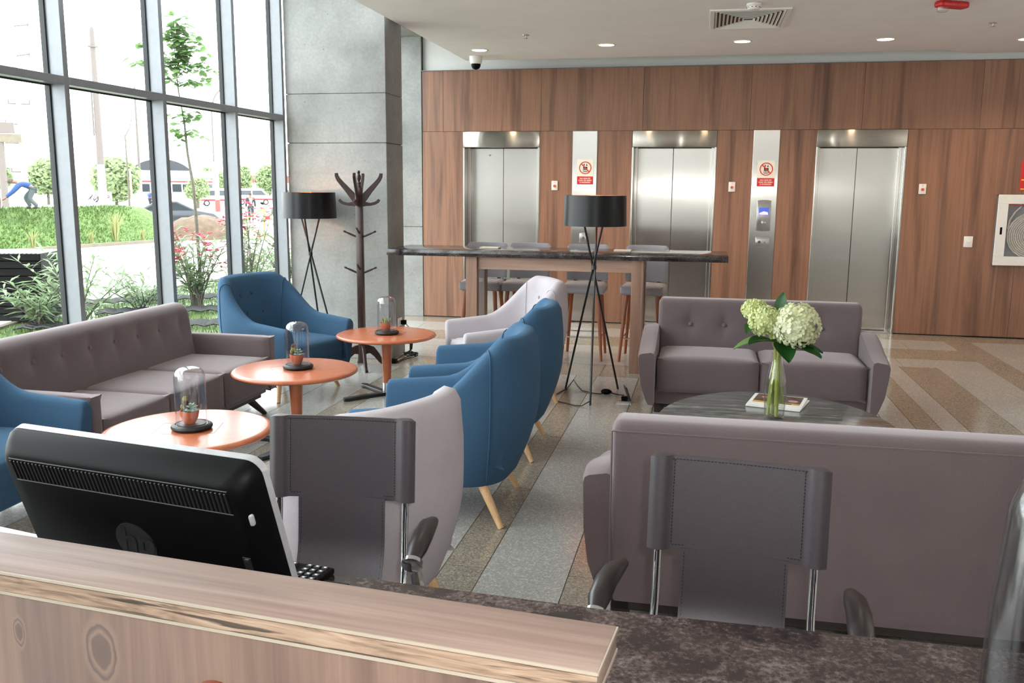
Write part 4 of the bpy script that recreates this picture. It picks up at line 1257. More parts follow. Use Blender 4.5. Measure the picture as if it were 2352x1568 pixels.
# ------------------------------------------------------------------ tripod floor lamps
M['bulb'] = emit('warm_bulb', (255, 190, 120), 14.0)
def make_tripod_lamp(label, loc, feet, height=1.575, R=0.245):
    t = thing('floor_lamp', label, 'lamp', loc, 0, 'black drum floor lamps')
    zb = height - 0.232
    bm = B(); lathe(bm, [(R, zb), (R - 0.006, height), (R - 0.009, height), (R - 0.003, zb), (R, zb)], 64); obj('lamp_shade', bm, M['shade_black'], t, smooth=60)
    bm = B(); lathe(bm, [(R - 0.0035, zb + 0.001), (R - 0.0095, height - 0.001)], 64); obj('shade_lining', bm, M['copper'], t, smooth=60)
    bm = B()
    for k in range(3):
        a = 2 * PI * k / 3 + 0.4; tube(bm, [(0, 0, zb + 0.05), ((R - 0.006) * math.cos(a), (R - 0.006) * math.sin(a), zb + 0.02)], 0.003, 6)
    lathe(bm, [(0, zb + 0.03), (0.03, zb + 0.03), (0.03, zb + 0.06), (0, zb + 0.06)], 16)
    obj('shade_ring', bm, M['black_metal'], t)
    bm = B(); lathe(bm, [(0, zb + 0.055), (0.02, zb + 0.06), (0.02, zb + 0.10), (0, zb + 0.10)], 16); obj('bulb_holder', bm, M['copper'], t)
    bm = B(); ball(bm, (0, 0, zb + 0.135), 0.035, 14, 10); obj('bulb', bm, M['bulb'], t)
    for k, (fx, fy) in enumerate(feet):
        d = Vector((fx, fy, 0)); zc = 1.02
        off = Vector((-fy, fx, 0)).normalized() * 0.012
        top = -d * ((zb + 0.035 - zc) / zc) + off + Vector((0, 0, zb + 0.035))
        bm = B(); tube(bm, [d, top], [0.0085, 0.0085], 10)
        obj('leg', bm, M['black_metal'], t)
    bm = B(); cyl(bm, (0, 0, 1.02), 0.02, 0.03, 14); obj('joint', bm, M['black_metal'], t)
    return t
L2 = (-0.83, 7.0)
make_tripod_lamp('black tripod floor lamp with drum shade in front of the bar table', (L2[0], L2[1], 0), [(0.035, -0.335), (-0.235, 0.19), (0.19, 0.27)])
L1 = (-3.53, 7.72)
make_tripod_lamp('black tripod floor lamp with drum shade against the concrete column', (L1[0], L1[1], 0), [(-0.20, -0.20), (0.02, 0.20), (0.30, -0.06)])
for (x, y), p in ((L1, 10), (L2, 5)):
    add_light('lamp_bulb', 'POINT', (x, y, 1.50), p, (1.0, 0.68, 0.42), size=0.03)

# ------------------------------------------------------------------ coat stand
t = thing('coat_stand', 'dark wooden coat stand with curved hooks and pegs beside the concrete column', 'coat rack', (-2.99, 7.58, 0))
bm = B(); box(bm, -0.028, 0.028, -0.028, 0.028, 0.05, 1.62, 0.004, 2); obj('pole', bm, M['dark_wood'], t)
bm = B(); lathe(bm, [(0, 1.615), (0.022, 1.62), (0.014, 1.64), (0.018, 1.66), (0.011, 1.675), (0.02, 1.70), (0.02, 1.72), (0.01, 1.74), (0.015, 1.755), (0.008, 1.768), (0, 1.77)], 20); obj('finial', bm, M['dark_wood'], t)
def flat_arm(pts, wid, th, ang, name, parent):
    """curved board cut from plank: centre line in radial/vertical plane"""
    bm = B(); n = len(pts); L = []; Rr = []
    for i, (r, z) in enumerate(pts):
        a = Vector(pts[max(0, i - 1)]); b = Vector(pts[min(n - 1, i + 1)]); d = (b - a).normalized(); nn = Vector((-d.y, d.x))
        L.append((r + nn.x * wid[i], z + nn.y * wid[i])); Rr.append((r - nn.x * wid[i], z - nn.y * wid[i]))
    prism(bm, L + Rr[::-1], -th / 2, th / 2, 'XZ', bev=0.003, seg=1)
    Mx = Matrix.Rotation(ang, 4, 'Z')
    for v in bm.verts: v.co = Mx @ v.co
    return obj(name, bm, M['dark_wood'], parent)
A0 = 0.18
for k in range(4):
    a = A0 + k * PI / 2
    flat_arm([(0.02, 1.50), (0.05, 1.54), (0.10, 1.60), (0.15, 1.655), (0.18, 1.69), (0.195, 1.72), (0.198, 1.745)], [0.03, 0.03, 0.024, 0.02, 0.018, 0.016, 0.014], 0.024, a, 'upper_hook', t)
    flat_arm([(0.02, 1.475), (0.06, 1.478), (0.10, 1.475), (0.14, 1.485), (0.165, 1.50), (0.178, 1.518)], [0.022, 0.018, 0.013, 0.013, 0.013, 0.011], 0.024, a, 'lower_hook', t)
for zz, ks in ((1.19, (0, 1, 2, 3)), (0.87, (0, 1, 2, 3))):
    for k in ks:
        a = A0 + k * PI / 2; d = Vector((math.cos(a), math.sin(a), 0))
        dz = 0.03 if k % 2 else -0.005
        bm = B(); p0 = d * 0.02 + Vector((0, 0, zz + dz)); p1 = d * 0.145 + Vector((0, 0, zz + dz + 0.055))
        tube(bm, [p0, p0.lerp(p1, .3), p0.lerp(p1, .6), p0.lerp(p1, .82), p0.lerp(p1, .86), p1], [0.007, 0.009, 0.009, 0.006, 0.010, 0.007], 10)
        obj('peg', bm, M['dark_wood'], t)
for k in range(4):
    flat_arm([(0.02, 0.17), (0.05, 0.175), (0.09, 0.165), (0.13, 0.12), (0.165, 0.065), (0.20, 0.025), (0.235, 0.010)], [0.045, 0.04, 0.034, 0.027, 0.021, 0.014, 0.010], 0.026, A0 + 0.35 + k * PI / 2, 'foot', t)

# ------------------------------------------------------------------ bar table and stools
t = thing('bar_table', 'long high bar table with black granite top on wooden frame', 'table', (0, 0, 0))
bm = B(); box(bm, -2.86, 0.213, 7.90, 8.58, 1.010, 1.065, 0.003, 2); obj('tabletop', bm, M['bar_granite'], t)
bm = B(); box(bm, -2.01, -0.61, 7.97, 8.01, 0.895, 1.010, 0.002, 1); obj('apron', bm, M['bar_wood'], t)
bm = B(); box(bm, -2.01, -0.61, 8.30, 8.34, 0.895, 1.010, 0.002, 1); obj('apron', bm, M['bar_wood'], t)
for x0, x1 in ((-2.115, -2.010), (-0.61, -0.505)):
    for y0, y1 in ((7.94, 8.02), (8.28, 8.36)):
        bm = B(); box(bm, x0, x1, y0, y1, 0, 1.010, 0.002, 1); obj('leg', bm, M['bar_leg'], t)
    bm = B(); box(bm, x0 + 0.004, x1 - 0.004, 8.02, 8.28, 0.93, 1.010); obj('leg_rail', bm, M['bar_leg'], t)
    bm = B(); box(bm, x0 + 0.004, x1 - 0.004, 8.02, 8.28, 0, 0.08); obj('leg_rail', bm, M['bar_leg'], t)
    bm = B(); box(bm, x0 + 0.01, x1 - 0.01, 8.02, 8.28, 0.08, 0.93); obj('leg_panel', bm, M['white_gloss'], t)
bm = B(); tube(bm, [(-0.495, 8.03, 0.90), (-0.495, 8.03, 0.2)], 0.008, 8); obj('edge_strip', bm, M['chrome'], t)
M['card'] = plain('card_stock', (204, 192, 180), 0.5, var=0.03)
for (x0, x1, lab) in ((-2.06, -1.88, 'pale folded card on the bar table in front of the left elevator'), (-0.80, -0.645, 'pale folded card on the bar table right of the tripod lamp')):
    o = thing('folded_card', lab, 'card', ((x0 + x1) / 2, 8.30, 1.065), 0, 'folded cards on the bar table')
    bm = B(); box(bm, -(x1 - x0) / 2, (x1 - x0) / 2, -0.06, 0.06, 0.0005, 0.006, 0.001, 1); obj('back_leaf', bm, M['card'], o)
    bm = B(); box(bm, -(x1 - x0) / 2, (x1 - x0) / 2, -0.058, 0.058, 0.0062, 0.012, 0.001, 1); obj('front_leaf', bm, M['card'], o)

def make_stool(label, loc, rz):
    t = thing('bar_stool', label, 'stool', loc, rz, 'grey bar stools behind the bar table')
    # local front = -y
    bm = B(); cushion(bm, -0.205, 0.205, -0.20, 0.20, 0.635, 0.725, 0.03, 0.018, 16)
    for v in bm.verts:
        if v.co.z > 0.68:
            for bx, by in ((-0.08, -0.07), (0.08, -0.07), (-0.08, 0.08), (0.08, 0.08), (0, 0)):
                d2 = (v.co.x - bx) ** 2 + (v.co.y - by) ** 2
                v.co.z -= 0.014 * math.exp(-d2 / (2 * 0.022 ** 2))
    obj('seat', bm, M['stool_fabric'], t, smooth=60)
    bm = B()
    n = 16; rows = []
    for i in range(n + 1):
        u = -1 + 2 * i / n; x = 0.205 * u; yc = 0.20 + 0.05 * (1 - u * u) - 0.02
        col = []
        e = max(0, abs(u) - 0.86) / 0.14
        for yy, z in ((-0.022, 0.735), (-0.026, 0.9), (-0.02, 1.06), (-0.008, 1.085), (0.008, 1.085), (0.02, 1.06), (0.026, 0.9), (0.022, 0.735)):
            zz = z - 0.02 * e * e if z > 0.9 else z
            col.append(bm.verts.new((x, yc + yy * (1 - 0.6 * e * e) + 0.08 * (z - 0.735), zz)))
        rows.append(col)
    for a, b in zip(rows, rows[1:]):
        for k in range(8): bm.faces.new((a[k], a[(k + 1) % 8], b[(k + 1) % 8], b[k]))
    bm.faces.new(rows[0]); bm.faces.new(list(reversed(rows[-1])))
    bmesh.ops.recalc_face_normals(bm, faces=bm.faces)
    obj('backrest', bm, M['stool_fabric'], t, smooth=60)
    for sx in (-1, 1):
        bm = B(); box(bm, sx * 0.12 - 0.018, sx * 0.12 + 0.018, 0.20, 0.215, 0.64, 0.78, 0.004, 1); obj('back_bracket', bm, M['black_metal'], t)
        for sy in (-1, 1):
            bm = B(); tube(bm, [(sx * 0.145, sy * 0.14, 0.64), (sx * 0.192, sy * 0.225, 0.0)], [0.022, 0.014], 12); obj('leg', bm, M['stool_leg'], t)
    k = (0.64 - 0.22) / 0.64
    px, py = 0.145 + 0.047 * k, 0.14 + 0.085 * k
    bm = B()
    tube(bm, [(-px, -py, 0.22), (px, -py, 0.22)], 0.007, 8); tube(bm, [(-px, py, 0.22), (px, py, 0.22)], 0.007, 8)
    tube(bm, [(-px, -py, 0.22), (-px, py, 0.22)], 0.007, 8); tube(bm, [(px, -py, 0.22), (px, py, 0.22)], 0.007, 8)
    obj('footrest', bm, M['chrome'], t, kind='stuff')
    return t
SX = [(-2.13, 'grey bar stool behind the left leg of the bar table'), (-1.705, 'grey bar stool second from the concrete column, half behind the pale armchair'), (-1.11, 'grey bar stool behind the tripod floor lamp'), (-0.545, 'grey bar stool behind the right leg of the bar table')]
st = None
for k, (x, lab) in enumerate(SX):
    loc = (x, 8.67 + (0.02 if k % 2 else 0), 0); rz = (0.03, -0.04, 0.02, -0.05)[k]
    st = make_stool(lab, loc, rz) if st is None else dup(st, loc, rz, lab)

# ------------------------------------------------------------------ sockets and cables
t = thing('wall_outlet', 'white wall outlet with a black plug on the side of the concrete column', 'outlet', (-2.888, 8.32, 0.325))
bm = B(); box(bm, 0, 0.008, -0.06, 0.06, -0.04, 0.04, 0.003, 1); obj('plate', bm, M['white_plastic'], t)
bm = B(); box(bm, 0.008, 0.012, -0.045, 0.045, -0.025, 0.025, 0.002, 1); obj('socket', bm, M['white_plastic'], t)
t = thing('cable_bundle', 'tangle of black cables hanging from the outlet beside the concrete column', 'cable', (-2.80, 8.30, 0))
bm = B(); box(bm, -0.07, -0.02, 0.0, 0.045, 0.30, 0.345, 0.008, 2); obj('plug', bm, M['black_plastic'], t)
rnd = random.Random(3)
for k in range(4):
    pts = [(-0.03, 0.02, 0.32), (0.02, 0.0, 0.27), (0.03 + 0.01 * k, -0.02, 0.16), (0.04, -0.05 + 0.02 * k, 0.06)]
    a0 = rnd.uniform(0, 6)
    for j in range(12):
        a = a0 + j * 0.8; pts.append((0.06 + 0.07 * math.cos(a), -0.08 + 0.05 * math.sin(a), 0.012 + 0.03 * abs(math.sin(a * 0.7 + k))))
    pts.append((-0.02 + 0.02 * k, -0.40, 0.006))
    bm = B(); tube(bm, pts, 0.0045, 5); obj('cable', bm, M['black_matte'], t)
bm = B(); box(bm, -0.03, 0.03, -0.46, -0.38, 0.0, 0.04, 0.01, 2); obj('adapter', bm, M['black_plastic'], t)
t = thing('lamp_cable', 'black floor cable with inline switch under the tripod lamp by the bar table', 'cable', (0, 0, 0))
bm = B(); tube(bm, [(-1.10, 6.95, 0.005), (-1.05, 7.16, 0.005), (-1.03, 7.24, 0.03), (-1.01, 7.27, 0.06), (-0.97, 7.20, 0.03), (-0.92, 7.12, 0.006), (-0.84, 7.06, 0.005), (-0.76, 7.04, 0.005), (-0.73, 7.06, 0.012)], 0.004, 6); obj('cable', bm, M['black_matte'], t)
bm = B(); ball(bm, (-0.715, 7.06, 0.022), 0.045, 12, 8, 1.0, 0.6, 0.5); obj('foot_switch', bm, M['black_plastic'], t)
bm = B(); tube(bm, [(-0.68, 7.07, 0.012), (-0.64, 7.05, 0.008), (-0.60, 7.02, 0.01), (-0.565, 6.93, 0.03)], 0.0045, 6); obj('cable', bm, M['black_matte'], t)
bm = B(); tube(bm, [(-1.08, 6.72, 0.005), (-0.98, 6.66, 0.005), (-0.90, 6.60, 0.005), (-0.85, 6.60, 0.006), (-0.80, 6.66, 0.03)], 0.004, 6); obj('cable', bm, M['black_matte'], t)
t = thing('floor_outlet', 'open floor outlet box with tilted metal lid beside the taupe sofa', 'outlet', (-0.555, 6.84, 0), 0.1)
bm = B(); box(bm, -0.055, 0.055, -0.055, 0.055, 0.0, 0.012, 0.002, 1); obj('box_frame', bm, M['steel_plain'], t)
bm = B(); box(bm, -0.05, 0.05, -0.004, 0.004, 0, 0.115, 0.002, 1)
Mx = Matrix.Translation((0.045, 0.02, 0.012)) @ Matrix.Rotation(PI / 2 + 0.2, 4, 'Z') @ Matrix.Rotation(-0.35, 4, 'X')
for v in bm.verts: v.co = Mx @ v.co
obj('lid', bm, M['black_metal'], t)
bm = B(); box(bm, -0.02, 0.03, -0.01, 0.03, 0.012, 0.04, 0.006, 1); obj('plug', bm, M['black_plastic'], t)

# ------------------------------------------------------------------ reception desk in front of the camera
ANG = math.radians(-5.55)
DX = Vector((math.cos(ANG), math.sin(ANG), 0)); DY = Vector((-math.sin(ANG), math.cos(ANG), 0))
t = thing('reception_counter', 'wooden reception counter with raised ledge and rough bark-like edge strip', 'counter', (-0.094, 0.914, 0), ANG)
# local: x runs left to right, right end at 0; y away from us; ledge 0..0.113
M['edge_cream'] = plain('cream_edge_band', (158, 147, 132), 0.45, var=0.02)
def bark():
    T = NT('bark_edge')
    v = coord(T, 'Object', (7, 40, 60)); v2 = coord(T, 'Object', (4.5, 20, 95))
    n1 = T.n('ShaderNodeTexNoise', Scale=1.0, Detail=7.0, Distortion=1.6); T.l(v, n1.inputs['Vector'])
    n2 = T.n('ShaderNodeTexNoise', Scale=1.0, Detail=3.0, Distortion=0.8); T.l(v2, n2.inputs['Vector'])
    a = ramp(T, n1.outputs[0], [(0.3, lin((96, 76, 62))), (0.5, lin((146, 122, 102))), (0.7, lin((166, 144, 124)))])
    b = ramp(T, n2.outputs[0], [(0.36, lin((50, 40, 36))), (0.43, (1, 1, 1, 1))])
    T.l(mixc(T, 0.85, a, b, 'MULTIPLY'), T.p.inputs['Base Color']); T.setp(Roughness=0.75); bump(T, n1.outputs[0], 0.6, 0.004)
    return T.m
M['bark_edge'] = bark()
bm = B(); box(bm, -2.2, 0, 0, 0.113, 1.066, 1.1, 0.0025, 2); obj('ledge', bm, M['desk_top'], t)
bm = B(); box(bm, -2.2, 0.0002, -0.0012, 0.001, 1.0955, 1.0992); box(bm, -0.0005, 0.0014, 0.0, 0.112, 1.0952, 1.0992); obj('edge_band', bm, M['edge_cream'], t, smooth=None)
bm = B(); box(bm, -2.2, 0.0002, -0.0012, 0.001, 1.0665, 1.0712); box(bm, -0.0005, 0.0014, 0.0, 0.112, 1.0665, 1.0712); obj('edge_band', bm, M['edge_cream'], t, smooth=None)
bm = B(); box(bm, -2.2, 0.0, -0.0018, 0.0, 1.0722, 1.0945); obj('bark_strip', bm, M['bark_edge'], t)
bm = B(); box(bm, -2.2, -0.008, 0.002, 0.10, 0.0, 1.066, 0.002, 1); obj('front_panel', bm, M['desk_front'], t)
bm = B(); lathe(bm, [(0, 0.006), (0.024, 0.006), (0.026, 0.002), (0.028, 0.009), (0.039, 0.007), (0.042, 0.0), (0.042, -0.002)], 40)
Mx = Matrix.Translation((-0.497, 0.002, 0.956)) @ Matrix.Rotation(PI / 2, 4, 'X')
for v in bm.verts: v.co = Mx @ v.co
obj('cable_grommet', bm, plain('orange_brown_plastic', (120, 60, 38), 0.4, var=0.03), t, label='orange-brown round grommet cap')

t = thing('desk_worktop', 'dark brown granite desk worktop behind the wooden counter', 'desk', (0, 0, 0))
bm = B()
poly = [(-2.6, 1.22), (-0.10, 1.04), (-0.085, 0.94), (0.95, 0.92), (0.95, 1.79), (0.58, 1.80), (-0.16, 1.80), (-0.82, 1.84), (-1.62, 1.89), (-2.6, 2.08)]
prism(bm, poly, 0.70, 0.74, 'XY', bev=0.003, seg=1); obj('stone_top', bm, M['granite'], t)
bm = B(); box(bm, -2.5, -2.46, 1.3, 1.9, 0, 0.70); obj('side_panel', bm, M['desk_front'], t)
bm = B(); box(bm, 0.89, 0.93, 0.96, 1.74, 0, 0.70); obj('side_panel', bm, M['desk_front'], t)
bm = B(); box(bm, -0.06, 0.89, 0.95, 0.98, 0, 0.70); obj('front_panel', bm, M['desk_front'], t)

# all-in-one computer, its back towards us
t = thing('monitor', 'black all-in-one computer seen from behind on the granite desk', 'computer', (-0.968, 1.331, 0.74), math.radians(-9.45))
# local: x along the width, -y towards us; tilted so the top leans back towards us
TL = math.radians(18.3)
WW, HH = 0.2805, 0.372
def mon(bm):
    Mx = Matrix.Translation((0, 0, 0.44)) @ Matrix.Rotation(TL, 4, 'X')
    for v in bm.verts: v.co = Mx @ v.co
    return bm
def rrect(w_, h0, h1, r, n=6):
    pts = []
    for cx, cz, a0 in ((w_ - r, h1 - r, 0), (-w_ + r, h1 - r, PI / 2), (-w_ + r, h0 + r, PI), (w_ - r, h0 + r, 3 * PI / 2)):
        for k in range(n + 1):
            a = a0 + PI / 2 * k / n; pts.append((cx + r * math.cos(a), cz + r * math.sin(a)))
    return pts
def loft(bm, secs):
    rs = [[bm.verts.new(p) for p in s] for s in secs]
    for a, b in zip(rs, rs[1:]):
        for k in range(len(a)): bm.faces.new((a[k], a[(k + 1) % len(a)], b[(k + 1) % len(b)], b[k]))
    bm.faces.new(list(reversed(rs[0]))); bm.faces.new(rs[-1]); bmesh.ops.recalc_face_normals(bm, faces=bm.faces)
bm = B()
loft(bm, [[(a, 0.012, b) for a, b in rrect(WW - 0.001, -HH, 0, 0.028)], [(a, 0.0, b) for a, b in rrect(WW - 0.001, -HH, 0, 0.028)], [(a, -0.018, b) for a, b in rrect(WW - 0.008, -HH + 0.006, -0.008, 0.03)],
          [(a, -0.034, b) for a, b in rrect(WW - 0.018, -HH + 0.016, -0.018, 0.032)], [(a, -0.041, b) for a, b in rrect(WW - 0.026, -HH + 0.022, -0.026, 0.034)]])
obj('back_cover', mon(bm), M['black_plastic'], t, smooth=50)
bm = B(); loft(bm, [[(a, 0.022, b) for a, b in rrect(WW, -HH - 0.001, 0.001, 0.029)], [(a, 0.008, b) for a, b in rrect(WW, -HH - 0.001, 0.001, 0.029)]]); obj('bezel', mon(bm), M['grey_plastic'], t, smooth=50)
bm = B(); loft(bm, [[(a, 0.0225, b) for a, b in rrect(WW - 0.02, -HH + 0.05, -0.02, 0.004)], [(a, 0.0215, b) for a, b in rrect(WW - 0.02, -HH + 0.05, -0.02, 0.004)]]); obj('screen', mon(bm), M['black_plastic'], t)
bm = B()
for k in range(54):
    x = -0.235 + 0.472 * k / 53
    box(bm, x - 0.0022, x + 0.0022, -0.0445, -0.036, -0.074, -0.034, 0.001, 1)
obj('vent_rib', mon(bm), M['black_matte'], t, kind='stuff')
bm = B(); box(bm, -0.24, 0.242, -0.0425, -0.039, -0.079, -0.076, 0.001, 1); box(bm, -0.24, 0.242, -0.0425, -0.039, -0.032, -0.030, 0.001, 1); obj('vent_frame', mon(bm), M['black_matte'], t, kind='stuff')
bm = B()
rs = []
cyl(bm, (0.0, -0.041, -0.18), 0.044, 0.003, 40, 'Y'); lg = obj('logo_disc', mon(bm), M['black_matte'], t)
M['logo_sheen'] = plain('glossy_black', (14, 14, 15), 0.25, var=0.02)
Mx = Matrix.Translation((0, 0, 0.44)) @ Matrix.Rotation(TL, 4, 'X')
lt = text('hp', 0.078, M['logo_sheen'], lg, (0, 0, 0), shear=0.25, name='logo_letters')
lt['kind'] = 'stuff'
lt.matrix_local = Mx @ Matrix.Translation((0.0, -0.043, -0.176)) @ Matrix.Rotation(PI / 2, 4, 'X')
bm = B(); loft(bm, [[(a, -0.046, b) for a, b in rrect(0.125, -0.36, -0.275, 0.03)], [(a, -0.04, b) for a, b in rrect(0.13, -0.365, -0.27, 0.032)]]); obj('stand_cover', mon(bm), M['black_plastic'], t, smooth=50)
bm = B(); box(bm, WW - 0.026, WW - 0.012, -0.0335, -0.022, -0.105, -0.080, 0.005, 3); obj('release_button', mon(bm), M['grey_plastic'], t, label='clear grey oval button')
bm = B(); box(bm, WW - 0.050, WW - 0.030, -0.0415, -0.035, -0.30, -0.165, 0.002, 1); obj('port_strip', mon(bm), M['black_matte'], t)
for k, (z, h_, m_) in enumerate(((-0.170, 0.004, 'chrome'), (-0.20, 0.018, 'chrome'), (-0.232, 0.010, 'chrome'), (-0.248, 0.010, 'steel_plain'), (-0.263, 0.006, 'chrome'))):
    bm = B(); box(bm, WW - 0.044, WW - 0.036, -0.0425, -0.041, z - h_, z); obj('port', mon(bm), M[m_], t)
bm = B(); tube(bm, [(-0.16, 0.06, 0.06), (-0.16, 0.13, 0.006), (0.16, 0.13, 0.006), (0.16, 0.06, 0.06)], 0.006, 8)
box(bm, -0.08, 0.08, -0.03, 0.14, 0.0, 0.008, 0.003, 1); box(bm, -0.06, 0.06, 0.05, 0.075, 0.006, 0.16, 0.003, 1); obj('stand', bm, M['black_plastic'], t)

t = thing('keyboard', 'black computer keyboard with pale printed keys on the granite desk', 'keyboard', (-1.03, 1.79, 0.7405), math.radians(-6))
bm = B(); box(bm, -0.222, 0.222, -0.07, 0.07, 0, 0.016, 0.005, 2); obj('case', bm, M['black_plastic'], t)
def keymesh():
    bm = B(); v = box(bm, -0.0085, 0.0085, -0.0085, 0.0085, 0, 0.008)
    for q in v:
        if q.co.z > 0.004: q.co.x *= 0.76; q.co.y *= 0.76
    box(bm, -0.0028, 0.0028, -0.0015, 0.0028, 0.0078, 0.0083, mat=1)
    me = bpy.data.meshes.new('key'); bm.to_mesh(me); bm.free(); me.materials.append(M['black_matte']); me.materials.append(M['white_plastic']); return me
km = keymesh()
for r in range(6):
    for c_ in range(22):
        if c_ in (14, 18): continue
        o = bpy.data.objects.new('key', km); link(o, t); o.location = (-0.209 + c_ * 0.0199, -0.055 + r * 0.0205, 0.0155); 
t = thing('mouse_pad', 'small dark felt pad beside the keyboard', 'pad', (-0.80, 1.74, 0.7405), math.radians(-6))
bm = B(); box(bm, -0.04, 0.05, -0.06, 0.05, 0, 0.006, 0.002, 1); obj('pad', bm, M['black_felt'], t)

# leather desk chairs facing us
def make_desk_chair(label, loc, rz):
    t = thing('desk_chair', label, 'chair', loc, rz, 'brown leather sling desk chairs at the reception desk')
    # local: front = -y ; backrest plane at y = 0
    def sling(w_, z0, z1, yf, sleeve):
        bm = B(); nx, nz = 56, 10; F = []; K = []
        for i in range(nx + 1):
            x = -w_ + 2 * w_ * i / nx; a = []; b = []
            for k in range(nz + 1):
                z = z0 + (z1 - z0) * k / nz
                y = yf(z); e = 0.0
                d = w_ - abs(x)
                if sleeve: e = 0.0125 * math.exp(-((d - 0.028) / 0.021) ** 4)
                y += 0.012 * (1 - (x / w_) ** 2)
                zz = z
                if sleeve and d < 0.016 and k == nz: zz = z - 0.006 * (1 - d / 0.016) 
                a.append(bm.verts.new((x, y - 0.0025 - e, zz))); b.append(bm.verts.new((x, y + 0.0025 + e, zz)))
            F.append(a); K.append(b)
        for i in range(nx):
            for k in range(nz):
                bm.faces.new((F[i][k], F[i + 1][k], F[i + 1][k + 1], F[i][k + 1])); bm.faces.new((K[i][k], K[i][k + 1], K[i + 1][k + 1], K[i + 1][k]))
            bm.faces.new((F[i][nz], F[i + 1][nz], K[i + 1][nz], K[i][nz])); bm.faces.new((F[i][0], K[i][0], K[i + 1][0], F[i + 1][0]))
        for k in range(nz):
            bm.faces.new((F[0][k], F[0][k + 1], K[0][k + 1], K[0][k])); bm.faces.new((F[nx][k], K[nx][k], K[nx][k + 1], F[nx][k + 1]))
        bmesh.ops.recalc_face_normals(bm, faces=bm.faces)
        return bm
    yb = lambda z: 0.10 * (z - 0.72)
    yl = lambda z: 0.10 * (z - 0.72) - 0.09 * max(0, (0.62 - z) / 0.16) ** 2
    obj('backrest', sling(0.215, 0.735, 0.972, yb, True), M['leather'], t, smooth=60)
    obj('lower_sling', sling(0.128, 0.47, 0.742, yl, False), M['leather'], t, smooth=60)
    bm = B()
    def dash(x0, z0, x1, z1, n, yf=yb):
        for k in range(n):
            f0, f1 = (k + 0.15) / n, (k + 0.75) / n
            a = Vector((x0 + (x1 - x0) * f0, 0, z0 + (z1 - z0) * f0)); b = Vector((x0 + (x1 - x0) * f1, 0, z0 + (z1 - z0) * f1))
            for p in (a, b): p.y = yf(p.z) + 0.012 * (1 - (p.x / 0.215) ** 2) - 0.0032
            tube(bm, [a, b], 0.0011, 4)
    dash(-0.205, 0.963, 0.205, 0.963, 48); dash(-0.155, 0.963, -0.155, 0.75, 26); dash(0.155, 0.963, 0.155, 0.75, 26)
    dash(-0.155, 0.748, -0.122, 0.748, 4); dash(0.155, 0.748, 0.122, 0.748, 4)
    yy2 = lambda z: yl(z)
    dash(-0.121, 0.735, -0.121, 0.50, 26, lambda z: yl(z) - 0.006); dash(0.121, 0.735, 0.121, 0.50, 26, lambda z: yl(z) - 0.006)
    obj('stitching', bm, M['stitch'], t, kind='stuff', smooth=None)
    bm = B(); cushion(bm, -0.225, 0.225, -0.46, -0.02, 0.425, 0.485, 0.02, 0.008, 10); obj('seat', bm, M['leather'], t, smooth=60)
    for s in (-1, 1):
        bm = B(); tube(bm, [(s * 0.187, yb(0.965) + 0.003, 0.965), (s * 0.187, yb(0.72) + 0.003, 0.72), (s * 0.187, -0.012, 0.60), (s * 0.19, -0.04, 0.50), (s * 0.195, -0.10, 0.42), (s * 0.195, -0.30, 0.41)], 0.0098, 12); obj('back_tube', bm, M['chrome'], t)
        bm = B(); cyl(bm, (s * 0.187, -0.024, 0.56), 0.008, 0.006, 12, 'Y'); obj('bolt', bm, M['chrome'], t)
        bm = B(); pts = [(s * 0.272, -0.02, 0.688), (s * 0.276, -0.10, 0.712), (s * 0.28, -0.18, 0.716), (s * 0.28, -0.255, 0.705), (s * 0.278, -0.30, 0.685)]
        tube(bm, pts, [0.017, 0.026, 0.028, 0.027, 0.017], 14)
        for v in bm.verts: v.co.z = 0.70 + (v.co.z - 0.70) * 0.75
        obj('armrest', bm, M['leather_dark'], t, smooth=60)
        bm = B(); lathe(bm, [(0, 0), (0.027, 0), (0.028, 0.012), (0.022, 0.016), (0, 0.017)], 18)
        Mx = Matrix.Translation((s * 0.278, -0.296, 0.687)) @ Matrix.Rotation(PI / 2 + 0.5, 4, 'X')
        for v in bm.verts: v.co = Mx @ v.co
        obj('armrest_cap', bm, M['chrome'], t)
        bm = B(); tube(bm, [(s * 0.278, -0.285, 0.683), (s * 0.282, -0.26, 0.62), (s * 0.278, -0.22, 0.52), (s * 0.25, -0.20, 0.43), (s * 0.20, -0.20, 0.415)], [0.012, 0.016, 0.013, 0.012, 0.012], 10); obj('arm_tube', bm, M['chrome'], t)
    bm = B(); tube(bm, [(0, -0.24, 0.42), (0, -0.24, 0.10)], [0.03, 0.028], 16); obj('gas_lift', bm, M['chrome'], t)
    for k in range(5):
        a = 2 * PI * k / 5 + 0.3; d = Vector((math.cos(a), math.sin(a), 0))
        bm = B(); tube(bm, [Vector((0, -0.24, 0.115)), Vector((0, -0.24, 0.085)) + d * 0.28], [0.026, 0.016], 8); ob = obj('base_spoke', bm, M['chrome'], t)
        bm = B(); cyl(bm, Vector((0, -0.24, 0.03)) + d * 0.285, 0.03, 0.024, 16, 'X'); cyl(bm, Vector((0, -0.24, 0.062)) + d * 0.285, 0.009, 0.045, 8); obj('caster', bm, M['black_plastic'], ob)
    return t
H1 = make_desk_chair('brown leather sling chair with chrome frame in front of the pale armchair, beside the monitor', (-0.992, 2.33, 0), 0.09)
dup(H1, (0.105, 2.155, 0), -0.10, 'brown leather sling chair with chrome frame in front of the near taupe sofa')

